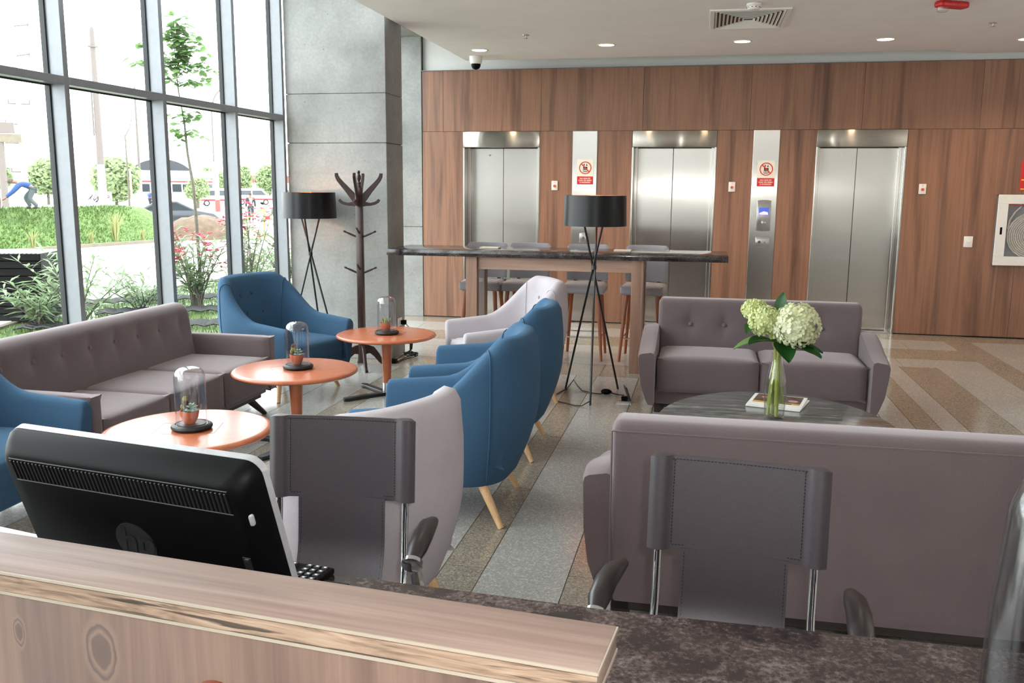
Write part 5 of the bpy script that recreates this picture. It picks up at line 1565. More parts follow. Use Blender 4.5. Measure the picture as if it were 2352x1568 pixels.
t = thing('glass_jar', 'tall clear glass jar on the granite desk cut off by the right edge', 'jar', (0.512, 1.30, 0.7405))
bm = B(); lathe(bm, [(0, 0), (0.092, 0), (0.098, 0.008), (0.099, 0.10), (0.094, 0.30), (0.082, 0.45), (0.064, 0.50), (0.04, 0.525), (0.0, 0.53)], 48); obj('vessel', bm, M['glass_thick'], t, smooth=60)
bm = B(); lathe(bm, [(0, 0.012), (0.088, 0.012), (0.093, 0.02), (0.094, 0.10), (0.089, 0.30), (0.077, 0.445), (0.06, 0.49), (0.0, 0.51)], 48); obj('inner_wall', bm, M['glass_thick'], t, smooth=60)

# ================================================================== outdoors beyond the glass
ZS = -0.55
VR = Vector((0.83, 0.56, 0)); VF = Vector((-0.56, 0.83, 0))     # along the street / away from the lobby
VA = math.atan2(VR.y, VR.x)
bm = B()
prism(bm, [(-4.05, -60), (-4.05, 400), (-320, 400), (-320, -60)], ZS - 0.3, ZS, 'XY')
struct('pavement', bm, M['pavement'])
bm = B(); prism(bm, [(-4.03, -6), (-4.03, 21), (-7.6, 21), (-9.0, 18.0), (-9.15, 13.5), (-8.85, 10.5), (-8.3, 8.8), (-8.3, -6)], ZS, -0.16, 'XY')
bed = struct('lawn', bm, M['grass'])
# blades of grass on the strip of lawn one sees over the sofa
bm = B(); rnd = random.Random(11)
for k in range(9000):
    x = rnd.uniform(-9.0, -5.2); y = rnd.uniform(8.8, 15.5)
    if x < -8.3 - 0.12 * max(0, y - 8.8): continue
    a = rnd.uniform(0, PI); hgt = rnd.uniform(0.03, 0.09); l = Vector((rnd.uniform(-.04, .04), rnd.uniform(-.04, .04), hgt)); d = Vector((math.cos(a), math.sin(a), 0)) * 0.008
    p = Vector((x, y, -0.162)); bm.faces.new([bm.verts.new(p - d), bm.verts.new(p + d), bm.verts.new(p + l)])
g = obj('grass_blades', bm, M['grass'], None, smooth=None, kind='stuff'); tag(g, 'short green lawn grass just outside the windows', 'grass')
bm = B(); 
for a, b in (((-8.3, -6), (-8.3, 8.8)), ((-8.3, 8.8), (-8.85, 10.5)), ((-8.85, 10.5), (-9.15, 13.5)), ((-9.15, 13.5), (-9.0, 18.0))):
    a = Vector((*a, 0)); b = Vector((*b, 0)); n = Vector((-(b - a).y, (b - a).x, 0)).normalized() * 0.09
    prism(bm, [(p.x, p.y) for p in (a, b, b + n, a + n)], ZS, -0.13, 'XY')
struct('kerb', bm, M['kerb'], bed)
# black plastic mesh mats in rows
def mesh_mat(p0, p1, wid, label):
    p0 = Vector(p0); p1 = Vector(p1); L = (p1 - p0).length; d = (p1 - p0) / L; n = Vector((-d.y, d.x, 0))
    bm = B(); rows = 7; cols = int(L / 0.11)
    for r in range(rows):
        pts = [p0 + d * (L * k / cols) + n * (wid * (r + (0.28 if (k + r) % 2 else -0.28)) / rows) + Vector((0, 0, -0.115 + (0.02 if k % 2 else 0))) for k in range(cols + 1)]
        tube(bm, pts, 0.014, 4, caps=False)
    o = obj('mesh_mat', bm, M['black_matte'], None, kind='stuff', smooth=None); tag(o, label, 'mat', 'black mesh mats on the lawn'); return o
mesh_mat((-9.0, 11.6, 0), (-6.9, 13.35, 0), 0.5, 'black plastic mesh mat farthest from the window, under the oleander')
mesh_mat((-8.1, 10.75, 0), (-5.9, 11.95, 0), 0.5, 'black plastic mesh mat in the middle of the lawn beside the sapling trunk')
mesh_mat((-8.2, 9.35, 0), (-5.3, 10.55, 0), 0.5, 'black plastic mesh mat nearest to the window, left of the far blue armchair')

# berm of turf along the street, its bare soil end, kerb
def berm():
    bm = B(); rnd = random.Random(5)
    foot = [(-23.0, 14.0), (-22.45, 23.0), (-22.27, 25.1), (-21.79, 28.0), (-21.06, 31.9), (-20.5, 34.2), (-19.9, 36.2)]
    rows = []
    N = 60; K = 18
    for i in range(N + 1):
        u = i / N * (len(foot) - 1); j = min(int(u), len(foot) - 2); f = u - j
        p = Vector(foot[j]).lerp(Vector(foot[j + 1]), f)
        d = (Vector(foot[j + 1]) - Vector(foot[j])).normalized(); n = Vector((-d.y, d.x))
        end = sstep(36.0, 33.0, p.y)
        row = []
        for k in range(K + 1):
            s = k / K; w_ = 6.0 * s
            hz = 1.36 * end * (sstep(0, 0.42, s) if s < 0.6 else sstep(1.05, 0.6, s))
            q = p + n * w_
            hz += 0.05 * mnoise.noise(Vector((q.x * 1.5, q.y * 1.5, 0))) * min(1, hz * 3)
            row.append(bm.verts.new((q.x, q.y, ZS - 0.02 + hz)))
        rows.append(row)
    for a, b in zip(rows, rows[1:]):
        for k in range(K): bm.faces.new((a[k], a[k + 1], b[k + 1], b[k]))
    bmesh.ops.recalc_face_normals(bm, faces=bm.faces)
    for f in bm.faces:
        if f.normal.z < 0: f.normal_flip()
    return bm, rows
def turf():
    T = NT('turf'); v = coord(T, 'World')
    n1 = T.n('ShaderNodeTexNoise', Scale=7.0, Detail=6.0, Roughness=0.7); n2 = T.n('ShaderNodeTexNoise', Scale=1.1, Detail=2.0)
    for q in (n1, n2): T.l(v, q.inputs['Vector'])
    a = ramp(T, n1.outputs[0], [(0.3, lin((50, 72, 32))), (0.5, lin((74, 98, 46))), (0.66, lin((100, 120, 64)))])
    T.l(mixc(T, 0.25, a, n2.outputs[0], 'OVERLAY'), T.p.inputs['Base Color']); T.setp(Roughness=0.95); bump(T, n1.outputs[0], 0.7, 0.05); return T.m
M['turf'] = turf()
bm, _ = berm(); bo = struct('hill', bm, M['turf'], smooth=80)
bm = B(); rnd = random.Random(21)
for k in range(9000):
    y = rnd.uniform(17, 33.2); s = rnd.uniform(0.05, 1.0)
    fx = -22.6 + 1.5 * max(0, (y - 23)) / 9.0; x = fx - 2.5 * s * 0.97 - 0.05
    z = ZS + 1.36 * sstep(0, 0.42, s * 2.5 / 6.0) * sstep(36.0, 33.0, y)
    a = rnd.uniform(0, PI); d = Vector((math.cos(a), math.sin(a), 0)) * 0.025; l = Vector((rnd.uniform(0, .1), rnd.uniform(-.08, .08), rnd.uniform(0.06, 0.15)))
    p = Vector((x, y, z - 0.03)); bm.faces.new([bm.verts.new(p - d), bm.verts.new(p + d), bm.verts.new(p + l)])
o = obj('turf_blades', bm, M['grass'], None, smooth=None, kind='stuff'); tag(o, 'bright green grass covering the long berm by the street', 'grass')
bm = B()
ball(bm, (-20.9, 34.9, ZS - 0.3), 1.0, 24, 14, 1.7, 2.0, 1.25)
for v in bm.verts: v.co += Vector((0, 0, 0.10 * mnoise.noise(v.co * 2.0)))
tag(obj('soil_mound', bm, M['soil'], None, smooth=80), 'mound of bare brown soil at the end of the grass berm', 'soil')
bm = B()
kp = [(-22.7, 14.0), (-22.15, 23.0), (-21.97, 25.1), (-21.49, 28.0), (-20.76, 31.9), (-19.0, 37.0)]
for a, b in zip(kp, kp[1:]):
    a = Vector((*a, 0)); b = Vector((*b, 0)); n = Vector(((b - a).y, -(b - a).x, 0)).normalized() * 0.18
    prism(bm, [(p.x, p.y) for p in (a, b, b + n, a + n)], ZS, ZS + 0.12, 'XY')
struct('kerb', bm, M['kerb'])
def tuft(loc, hgt, n, seed, m_, spread=0.35, wd=0.012):
    rnd = random.Random(seed); bm = B()
    for k in range(n):
        a = rnd.uniform(0, 2 * PI); b = rnd.uniform(0.1, 1) * spread; h_ = hgt * rnd.uniform(0.6, 1.05)
        d = Vector((math.cos(a), math.sin(a), 0)); s = Vector((-d.y, d.x, 0)) * wd
        p0 = d * 0.03; p1 = d * b * h_ * 0.5 + Vector((0, 0, h_ * 0.65)); p2 = d * b * h_ * 1.25 + Vector((0, 0, h_))
        v = [bm.verts.new(p0 - s), bm.verts.new(p0 + s), bm.verts.new(p1 + s * 0.8), bm.verts.new(p1 - s * 0.8)]
        bm.faces.new(v); bm.faces.new([v[3], v[2], bm.verts.new(p2)])
    o = obj('blades', bm, m_, None, smooth=None, kind='stuff'); return o
for k, (x, y, hh, lab) in enumerate(((-22.0, 24.6, 0.8, 'dry grass tuft at the left end of the berm foot'), (-21.75, 26.0, 0.75, 'dry grass tuft on the berm foot beside the first window bar'), (-21.5, 28.6, 0.6, 'short dry grass tuft on the berm foot in the second window'), (-21.3, 29.7, 1.3, 'tallest dry grass tuft on the berm foot'), (-21.0, 30.9, 0.6, 'small dry grass tuft near the right end of the berm'))):
    t = thing('grass_tuft', lab, 'grass', (x, y, ZS), 0, 'dry grass tufts along the berm'); b_ = tuft(None, hh, 60, k, M['straw'], 0.4, 0.014); b_.parent = t

# stack of black crates beside the lawn
t = thing('crate_stack', 'stack of black plastic crates outside the left window', 'crates', (-8.62, 10.02, -0.13), VA - 0.28)
for k in range(9):
    bm = B(); z = 0.0975 * k
    box(bm, -1.15, 0.27, 0.0, 0.75, z + 0.004, z + 0.090, 0.006, 1)
    box(bm, -1.16, 0.28, -0.012, 0.76, z + 0.080, z + 0.0955)
    obj('crate', bm, M['black_plastic'], t, smooth=30)
bm = B()
for j in range(26): box(bm, -1.14 + j * 0.055, -1.112 + j * 0.055, 0, 0.74, 0.878, 0.888)
obj('top_slats', bm, M['grey_plastic'], t, kind='stuff')

# oleanders
def oleander(label, loc, height, nst, seed, flowers, spread, group='oleander shrubs outside the windows'):
    rnd = random.Random(seed)
    t = thing('oleander', label, 'shrub', loc, 0, group)
    st, lf, fl = B(), B(), B()
    nfl = 0
    for k in range(nst):
        a = 2 * PI * k / nst + rnd.uniform(-.4, .4); sp = spread * rnd.uniform(0.35, 1.0); h_ = height * rnd.uniform(0.6, 1.0)
        p0 = Vector((rnd.uniform(-.06, .06), rnd.uniform(-.06, .06), 0)); d = Vector((math.cos(a), math.sin(a), 0))
        pts = [p0 + d * sp * (f ** 1.4) + Vector((0, 0, h_ * f * (1.15 - 0.15 * f))) for f in (0, .2, .4, .6, .8, 1)]
        tube(st, pts, [0.012, 0.010, 0.009, 0.007, 0.005, 0.003], 5)
        for j in range(17):
            f = 0.25 + 0.75 * j / 16; i = min(4, int(f * 5)); c = pts[i].lerp(pts[i + 1], f * 5 - i)
            for q in range(2):
                b = rnd.uniform(0, 2 * PI); el = rnd.uniform(-0.15, 0.9); dv = Vector((math.cos(b) * math.cos(el), math.sin(b) * math.cos(el), math.sin(el)))
                L = rnd.uniform(0.15, 0.29); s = dv.cross(Vector((0, 0, 1))).normalized() * L * 0.085; dr = Vector((0, 0, -L * rnd.uniform(0.05, 0.35)))
                v = [lf.verts.new(c), lf.verts.new(c + dv * L * 0.45 + s), lf.verts.new(c + dv * L + dr), lf.verts.new(c + dv * L * 0.45 - s)]
                lf.faces.new(v)
        if flowers:
            for q in range(rnd.randint(6, 10)):
                c = pts[5] + Vector((rnd.uniform(-.10, .10), rnd.uniform(-.10, .10), rnd.uniform(-.12, .10)))
                for m_ in range(5):
                    b = 2 * PI * m_ / 5 + q; e = Vector((math.cos(b), math.sin(b), rnd.uniform(0.1, 0.7))).normalized() * 0.05; s = Vector((-e.y, e.x, 0)).normalized() * 0.022
                    fl.faces.new([fl.verts.new(c), fl.verts.new(c + e * 0.8 + s), fl.verts.new(c + e), fl.verts.new(c + e * 0.8 - s)])
    obj('stems', st, M['bark'], t, kind='stuff'); obj('foliage', lf, M['leaf_oleander'], t, smooth=None, kind='stuff')
    if flowers: obj('blossoms', fl, M['pink'], t, smooth=None, kind='stuff')
    else: fl.free()
    return t
oleander('green oleander in front of the black crates', (-8.15, 9.75, -0.16), 0.62, 9, 1, False, 0.55)
oleander('green oleander right of the black crates by the first window bar', (-7.5, 9.65, -0.16), 1.0, 9, 2, False, 0.75)
oleander('low leaning oleander between the first two window bars', (-7.9, 11.5, -0.16), 0.65, 9, 3, False, 0.85)
oleander('oleander with pink flowers beside the sapling trunk', (-7.25, 11.9, -0.16), 1.15, 17, 4, True, 0.6)
oleander('tall pink flowering oleander left of the far blue armchair', (-6.75, 12.5, -0.16), 1.55, 12, 5, True, 0.45)
oleander('leafy oleander by the concrete column', (-7.2, 14.7, -0.16), 0.85, 14, 6, False, 0.55)
# round clipped shrub with pale pink flowers
def leaf_ball(bm, c, r, n, ls, rnd, sz=1.0):
    for k in range(n):
        d = Vector((rnd.gauss(0, 1), rnd.gauss(0, 1), rnd.gauss(0, 1))).normalized(); rr = r * rnd.uniform(0.72, 1.06)
        bumpy = 1 + 0.16 * mnoise.noise(d * 2.3 + Vector((c[0], c[1], 0)))
        p = Vector(c) + Vector((d.x, d.y, d.z * sz)) * rr * bumpy
        a = (d + Vector((rnd.uniform(-.8, .8), rnd.uniform(-.8, .8), rnd.uniform(-.8, .8)))).normalized(); s = a.cross(Vector((rnd.uniform(-1, 1), rnd.uniform(-1, 1), 1))).normalized()
        u = a.cross(s); L = ls * rnd.uniform(0.6, 1.2)
        bm.faces.new([bm.verts.new(p - s * L * 0.5), bm.verts.new(p + u * L * 0.3), bm.verts.new(p + s * L * 0.5), bm.verts.new(p - u * L * 0.3)])
t = thing('round_shrub', 'low round shrub with pale pink flowers behind the oleander by the column', 'shrub', (-10.3, 20.2, ZS))
bm = B(); rnd = random.Random(8); leaf_ball(bm, (0, 0, 0.25), 0.5, 1500, 0.06, rnd, 0.8); leaf_ball(bm, (0.6, 0.45, 0.28), 0.5, 1500, 0.06, rnd, 0.8); leaf_ball(bm, (-0.55, -0.4, 0.2), 0.42, 1000, 0.06, rnd, 0.8)
obj('foliage', bm, leafmat('shrub_leaf', (74, 88, 54), (112, 124, 82)), t, smooth=None, kind='stuff')
bm = B()
for cx, cy in ((0, 0), (0.6, 0.45), (1.1, 0.85), (-0.5, -0.4)): leaf_ball(bm, (cx, cy, 0.52), 0.32, 130, 0.06, rnd, 0.5)
obj('blossoms', bm, leafmat('pale_pink_petal', (226, 160, 176), (244, 206, 212)), t, smooth=None, kind='stuff')

# young tree by the window
t = thing('sapling_tree', 'slender young tree with thin bent trunk just outside the windows', 'tree', (-7.26, 12.03, -0.16))
bm = B(); tr = [(0, 0, 0), (0.0, 0, 0.5), (-0.02, 0, 1.35), (-0.03, -0.01, 1.75), (-0.08, -0.04, 2.25), (-0.10, -0.05, 2.7), (-0.14, -0.09, 3.1), (-0.16, -0.10, 3.45), (-0.16, -0.1, 4.1)]
tube(bm, tr, [0.03, 0.026, 0.024, 0.022, 0.018, 0.014, 0.010, 0.007, 0.003], 8); obj('trunk', bm, M['bark'], t)
lf, br = B(), B(); rnd = random.Random(14)
def leaf_branch(p0, p1, n):
    p0, p1 = Vector(p0), Vector(p1); mid = p0.lerp(p1, .5) + Vector((0, 0, 0.05)); tube(br, [p0, mid, p1], [0.006, 0.004, 0.002], 5)
    for k in range(n):
        f = rnd.uniform(0.15, 1.05); c = p0.lerp(p1, f) + Vector((rnd.uniform(-.06, .06), rnd.uniform(-.06, .06), rnd.uniform(-.06, .05)))
        a = rnd.uniform(0, 2 * PI); e = Vector((math.cos(a), math.sin(a), rnd.uniform(-.8, .1))).normalized(); s = e.cross(Vector((0, 0, 1))).normalized(); L = rnd.uniform(0.075, 0.13)
        v = [lf.verts.new(c), lf.verts.new(c + e * L * .35 + s * L * .42), lf.verts.new(c + e * L * 0.8 + s * L * .3), lf.verts.new(c + e * L * 1.1), lf.verts.new(c + e * L * 0.8 - s * L * .3), lf.verts.new(c + e * L * .35 - s * L * .42)]
        lf.faces.new(v)
RT = VR * 1.0
for (z0, dx, dz, n) in ((3.4, -0.62, 0.10, 45), (3.5, -0.45, 0.25, 30), (3.45, 0.55, 0.02, 40), (3.2, 0.40, 0.10, 40), (3.3, 0.45, 0.35, 40), (3.55, 0.30, 0.25, 45), (3.7, 0.32, 0.25, 30), (3.6, -0.3, 0.4, 25), (3.8, 0.15, 0.3, 45), (3.75, -0.1, 0.25, 40), (3.5, 0.1, 0.35, 60), (3.4, 0.12, 0.2, 50), (3.35, -0.12, 0.2, 40), (3.2, -0.15, 0.12, 25), (3.9, -0.02, 0.28, 25), (3.6, 0.2, 0.05, 40),
                        (2.72, 0.22, 0.12, 22), (2.68, -0.18, 0.13, 20), (2.75, 0.05, 0.14, 20), (2.55, 0.24, -0.03, 20), (2.55, -0.26, 0.02, 22), (2.5, -0.1, -0.1, 10)):
    b = Vector((-0.15, -0.095, z0 + 0.0)) if z0 > 3 else Vector((-0.10, -0.05, z0))
    leaf_branch(b, b + RT * dx + VF * rnd.uniform(-.3, .3) * abs(dx) + Vector((0, 0, dz)), n)
obj('branches', br, M['bark'], t, kind='stuff'); obj('foliage', lf, M['leaf_tree'], t, smooth=None, kind='stuff')

# bare staked sapling beyond the berm
t = thing('staked_sapling', 'bare sapling tied to a wooden stake beyond the berm', 'tree', (-28.6, 41.1, ZS))
bm = B(); tube(bm, [(0, 0, 0), (0.05, 0, 2.0), (0.02, 0.02, 4.6), (0.25, 0.15, 5.1), (0.42, 0.28, 6.4)], [0.05, 0.045, 0.03, 0.02, 0.01], 6); tube(bm, [(0.02, 0.02, 4.6), (-0.2, -0.12, 4.95), (-0.35, -0.2, 5.1)], [0.02, 0.014, 0.006], 5); obj('trunk', bm, M['bark'], t)
bm = B(); tube(bm, [(0.15, 0.1, 0), (0.12, 0.08, 3.0)], 0.05, 6); obj('stake', bm, plain('stake_wood', (196, 158, 116), 0.8), t)

# clipped round street trees
def street_tree(label, xy, w_, h_, seed, n=1500, m_='leaf_round'):
    t = thing('street_tree', label, 'tree', (xy[0], xy[1], ZS), 0, 'round street trees')
    r = w_ / 2; bm = B(); tube(bm, [(0, 0, 0), (0.05, 0, h_ - r)], [0.16, 0.11], 7); obj('trunk', bm, M['bark'], t)
    bm = B(); rnd = random.Random(seed)
    leaf_ball(bm, (0, 0, h_ - r), r * 0.96, n, r * 0.24, rnd, 0.98)
    for k in range(5):
        a = rnd.uniform(0, 2 * PI); leaf_ball(bm, (math.cos(a) * r * 0.5, math.sin(a) * r * 0.5, h_ - r + rnd.uniform(-.4, .5) * r), r * 0.5, n // 5, r * 0.24, rnd)
    obj('crown', bm, M[m_], t, smooth=None, kind='stuff'); return t
street_tree('big round street tree in the second window right of the dark pole', (-62.94, 88.3), 5.1, 5.35, 1)
street_tree('round street tree behind the bending gardener', (-71.44, 88.29), 4.2, 5.1, 2)
street_tree('round street tree cut off by the left edge', (-78.9, 89.5), 3.2, 4.7, 3)
street_tree('round street tree half behind the third window bar', (-72.07, 131.16), 4.7, 5.5, 4)
street_tree('round street tree in the last window above the walking men', (-72.89, 143.77), 5.2, 5.9, 5)
street_tree('small round street tree left of the curved lamp post', (-88.86, 151.48), 2.8, 5.6, 6, 700)
street_tree('low round street tree in front of the bus', (-49.36, 82.03), 2.5, 3.1, 7, 900)
street_tree('round street tree between the curved lamp post and third window bar', (-69.5, 122.04), 3.6, 4.5, 8, 900)

# poles
M['pole_grey'] = plain('weathered_pole', (150, 138, 132), 0.8, var=0.1); M['pole_white'] = plain('white_paint_pole', (230, 228, 224), 0.7)
t = thing('utility_pole', 'thick dark utility pole painted white at its foot', 'pole', (-58.95, 80.61, ZS), 0, 'poles along the street')
bm = B(); tube(bm, [(0, 0, 0), (0, 0, 4.2)], [0.42, 0.36], 12); obj('painted_foot', bm, M['pole_white'], t)
bm = B(); tube(bm, [(0, 0, 4.2), (0, 0, 17.0), (0, 0, 17.3)], [0.34, 0.22, 0.12], 12); box(bm, -0.35, 0.35, -0.35, 0.35, 15.4, 15.55); tube(bm, [(-0.3, -0.3, 7.0), (-0.28, -0.3, 11.5)], 0.09, 6); obj('shaft', bm, M['pole_grey'], t)
t = thing('utility_pole', 'pale utility pole with crossarms at the left edge', 'pole', (-64.72, 76.95, ZS), 0, 'poles along the street')
bm = B(); tube(bm, [(0, 0, 0), (0, 0, 17.7)], [0.32, 0.17], 12); obj('shaft', bm, M['pole_white'], t)
for k, (z, a, b) in enumerate(((16.9, 0, 1.4), (14.2, 0, 1.3), (9.8, -0.9, 1.0), (7.9, -1.3, 0.2), (6.1, -1.4, 0.2), (3.4, -1.1, 0.1))):
    bm = B(); tube(bm, [VR * a + Vector((0, 0, z)), VR * b + Vector((0, 0, z + (0.25 if k < 2 else 0)))], 0.07, 5)
    for q in (a, b): tube(bm, [VR * q * 0.95 + Vector((0, 0, z)), VR * q * 0.95 + Vector((0, 0, z + 0.4))], 0.06, 5)
    obj('crossarm', bm, M['pole_grey'], t)
t = thing('lamp_post', 'thin grey lamp post in front of the domed hall', 'lamp post', (-63.65, 93.82, ZS), 0, 'poles along the street')
bm = B(); tube(bm, [(0, 0, 0), (0, 0, 4.0)], 0.2, 8); obj('painted_foot', bm, M['pole_white'], t)
bm = B(); tube(bm, [(0, 0, 4.0), (0, 0, 13.2)], [0.15, 0.09], 8); obj('shaft', bm, M['pole_grey'], t)
t = thing('lamp_post', 'curved lamp post with arched arm right of the sapling', 'lamp post', (-56.95, 98.56, ZS), 0, 'poles along the street')
bm = B(); tube(bm, [(0, 0, 0), (0, 0, 5.0)], 0.28, 8); obj('painted_foot', bm, M['pole_white'], t)
bm = B(); pts = [Vector((0, 0, 5)), Vector((0, 0, 10.5))] + [VR * (1.6 * (1 - math.cos(PI / 2 * k / 8))) + Vector((0, 0, 10.5 + 2.9 * math.sin(PI / 2 * k / 8))) for k in range(1, 9)] + [VR * 2.4 + Vector((0, 0, 13.6))]
tube(bm, pts, 0.09, 8); obj('arched_shaft', bm, M['pole_grey'], t)
t = thing('footbridge', 'end of a grey footbridge beam on a post at the left edge', 'bridge', (-61.53, 70.55, ZS), VA, )
bm = B(); tube(bm, [(0, 0, 0), (0, 0, 6.6)], 0.3, 8); obj('post', bm, M['pole_grey'], t)
bm = B(); box(bm, -4, 1.7, -0.4, 0.4, 5.9, 6.6); obj('deck_beam', bm, M['kerb'], t)
bm = B(); box(bm, -4, 1.2, -0.4, 0.4, 6.7, 7.6); obj('parapet', bm, M['pole_grey'], t)

# buildings far off
def facing(name, label, cat, loc): return thing(name, label, cat, (loc[0], loc[1], ZS), VA)
M['white_wall'] = plain('far_white_wall', (232, 232, 230), 0.9, var=0.02); M['pale_blue'] = plain('far_pale_blue_roof', (176, 204, 214), 0.8); M['brick_red'] = plain('far_brick_band', (178, 108, 100), 0.9); M['hall_dark'] = plain('far_hall_roof', (92, 96, 102), 0.8)
t = facing('warehouse', 'long white warehouse with pale blue roof behind the left street trees', 'building', (-98, 118))
bm = B(); box(bm, -45, 26, 0, 10, 0, 3.2); obj('wall', bm, M['white_wall'], t)
bm = B(); prism(bm, [(-0.6, 3.2), (-0.6, 3.5), (5, 4.6), (10.6, 3.5), (10.6, 3.2)], -46, 27, 'YZ'); obj('roof', bm, M['pale_blue'], t)
t = facing('market_wall', 'long low white building with red band under the domed hall', 'building', (-118, 176))
bm = B(); box(bm, -8, 110, 0, 8, 0, 3.0); obj('wall', bm, M['white_wall'], t)
bm = B(); box(bm, -8, 110, -0.1, 8, 3.0, 4.6); obj('red_band', bm, M['brick_red'], t)
t = facing('domed_hall', 'dark arched hall roof in the distance behind the second window bar', 'building', (-122, 188))
bm = B(); arc = [(-7.2 * math.cos(PI * k / 20), 3.6 + 4.6 * math.sin(PI * k / 20)) for k in range(21)]
prism(bm, [(a, b) for a, b in arc], 0, 20, 'XZ'); obj('vaulted_roof', bm, M['hall_dark'], t)
bm = B(); box(bm, -7, 7, 0.3, 19.7, 0, 3.7); obj('wall', bm, M['brick_red'], t)
t = facing('graffiti_wall', 'low grey wall with black graffiti beside the thick pole', 'wall', (-60.6, 82.6))
bm = B(); box(bm, -1.7, 1.0, 0, 0.3, 0, 1.55); obj('masonry', bm, plain('grey_render', (190, 190, 190), 0.9), t)
bm = B(); rnd = random.Random(2)
for k in range(5):
    c = Vector((-1.1 + k * 0.42, -0.03, 0.85)); tube(bm, [c + Vector((rnd.uniform(-.35, .35), 0, rnd.uniform(-.4, .4))) for j in range(5)], 0.035, 4)
obj('graffiti', bm, M['black_matte'], t, kind='stuff')

# vehicles
M['car_grey'] = plain('grey_car_paint', (92, 96, 104), 0.2, 0.4, var=0.02); M['car_white'] = plain('white_car_paint', (236, 236, 236), 0.25, var=0.01)
M['car_glass'] = plain('dark_car_glass', (70, 80, 88), 0.08); M['tyre'] = plain('tyre_rubber', (26, 26, 28), 0.8); M['rim'] = plain('alloy_rim', (190, 190, 194), 0.3, 0.8)
def vehicle(name, label, cat, loc, rz, L, W, prof, glassprof, paint, wr, wx, band=None):
    t = thing(name, label, cat, (loc[0], loc[1], ZS), rz)
    bm = B(); prism(bm, prof, -W / 2, W / 2, 'XZ', bev=0.05, seg=2); obj('body', bm, paint, t, smooth=40)
    for s in (-1, 1):
        for gp in glassprof:
            bm = B(); prism(bm, gp, s * (W / 2 + 0.004), s * (W / 2 + 0.012), 'XZ'); obj('side_window', bm, M['car_glass'], t)
        for x in wx:
            bm = B(); cyl(bm, (x, s * (W / 2 - 0.08), wr), wr, 0.22, 24, 'Y'); wl_ = obj('wheel', bm, M['tyre'], t)
            bm = B(); cyl(bm, (x, s * (W / 2 + 0.025), wr), wr * 0.62, 0.03, 20, 'Y'); obj('rim', bm, M['rim'], wl_)
    if band:
        bm = B(); box(bm, -L / 2 - 0.01, L / 2 + 0.01, -W / 2 - 0.01, W / 2 + 0.01, band[0], band[1]); obj('stripe', bm, M['red_plastic'], t)
    return t
SED = [(-2.2, 0.35), (-2.25, 0.7), (-2.1, 0.92), (-1.55, 0.98), (-0.75, 1.40), (0.25, 1.43), (1.15, 0.98), (1.95, 0.82), (2.2, 0.62), (2.22, 0.32)]
vehicle('sedan_car', 'grey sedan car beyond the soil mound', 'car', (-26.1, 41.0), VA - 0.05, 4.5, 1.75, SED, [[(-1.35, 0.98), (-0.72, 1.33), (-0.25, 1.35), (-0.25, 0.98)], [(-0.18, 0.98), (-0.18, 1.35), (0.22, 1.36), (0.98, 0.98)]], M['car_grey'], 0.32, (-1.35, 1.38))
VAN = [(-2.3, 0.3), (-2.35, 1.75), (-2.2, 1.95), (1.0, 1.95), (1.75, 1.15), (2.3, 1.0), (2.35, 0.3)]
VG = [[(-2.0, 1.15), (-2.0, 1.7), (-0.3, 1.7), (-0.3, 1.15)], [(-0.15, 1.15), (-0.15, 1.7), (0.95, 1.7), (1.5, 1.15)]]
vehicle('minivan', 'white minivan with red stripe in the last window', 'van', (-53.5, 101.0), VA + 0.1, 4.6, 1.8, VAN, VG, M['car_white'], 0.33, (-1.4, 1.4), (0.55, 0.75))
vehicle('minivan', 'white minivan with red stripe behind the grey sedan', 'van', (-53.0, 92.5), VA, 4.6, 1.8, VAN, VG, M['car_white'], 0.33, (-1.4, 1.4), (0.55, 0.75))
vehicle('minivan', 'white minivan farthest right beside the concrete column', 'van', (-62.0, 128.5), VA + 0.2, 4.6, 1.8, VAN, VG, M['car_white'], 0.33, (-1.4, 1.4))
BUSP = [(-4.5, 0.35), (-4.55, 2.75), (-4.4, 2.95), (4.4, 2.95), (4.55, 2.6), (4.6, 0.35)]
BG = [[(-4.2 + k * 1.25, 1.4), (-4.2 + k * 1.25, 2.4), (-3.1 + k * 1.25, 2.4), (-3.1 + k * 1.25, 1.4)] for k in range(7)]
vehicle('bus', 'white bus with red stripes behind the second window bar', 'bus', (-66.5, 105.5), VA, 9, 2.4, BUSP, BG, M['car_white'], 0.48, (-2.8, 2.8), (2.6, 2.8))

# yellow hand rail and barrier
M['yellow'] = plain('yellow_paint', (232, 200, 74), 0.6)
t = thing('yellow_railing', 'yellow safety railing beside the walking men', 'railing', (-18.2, 34.45, ZS), VA - 0.6)
bm = B(); tube(bm, [(0.45, 0, 0), (0.45, 0, 1.35)], 0.035, 6); obj('post', bm, M['yellow'], t)
bm = B(); tube(bm, [(0.45, 0, 1.3), (-0.9, 0, 0.55)], 0.03, 6); obj('rail', bm, M['yellow'], t)
bm = B(); box(bm, -0.85, 0.3, -0.1, 0.1, 0.02, 0.42, 0.04, 2); obj('barrier', bm, plain('pale_yellow_sheet', (244, 226, 150), 0.8), t)
t = thing('marker_post', 'short red and white post near the grey sedan', 'post', (-41.2, 71.6, ZS))
bm = B(); tube(bm, [(0, 0, 0), (0, 0, 1.0)], 0.22, 8); obj('red_foot', bm, M['brick_red'], t)
bm = B(); tube(bm, [(0, 0, 1.0), (0, 0, 3.4)], 0.2, 8); obj('white_shaft', bm, M['pole_white'], t)

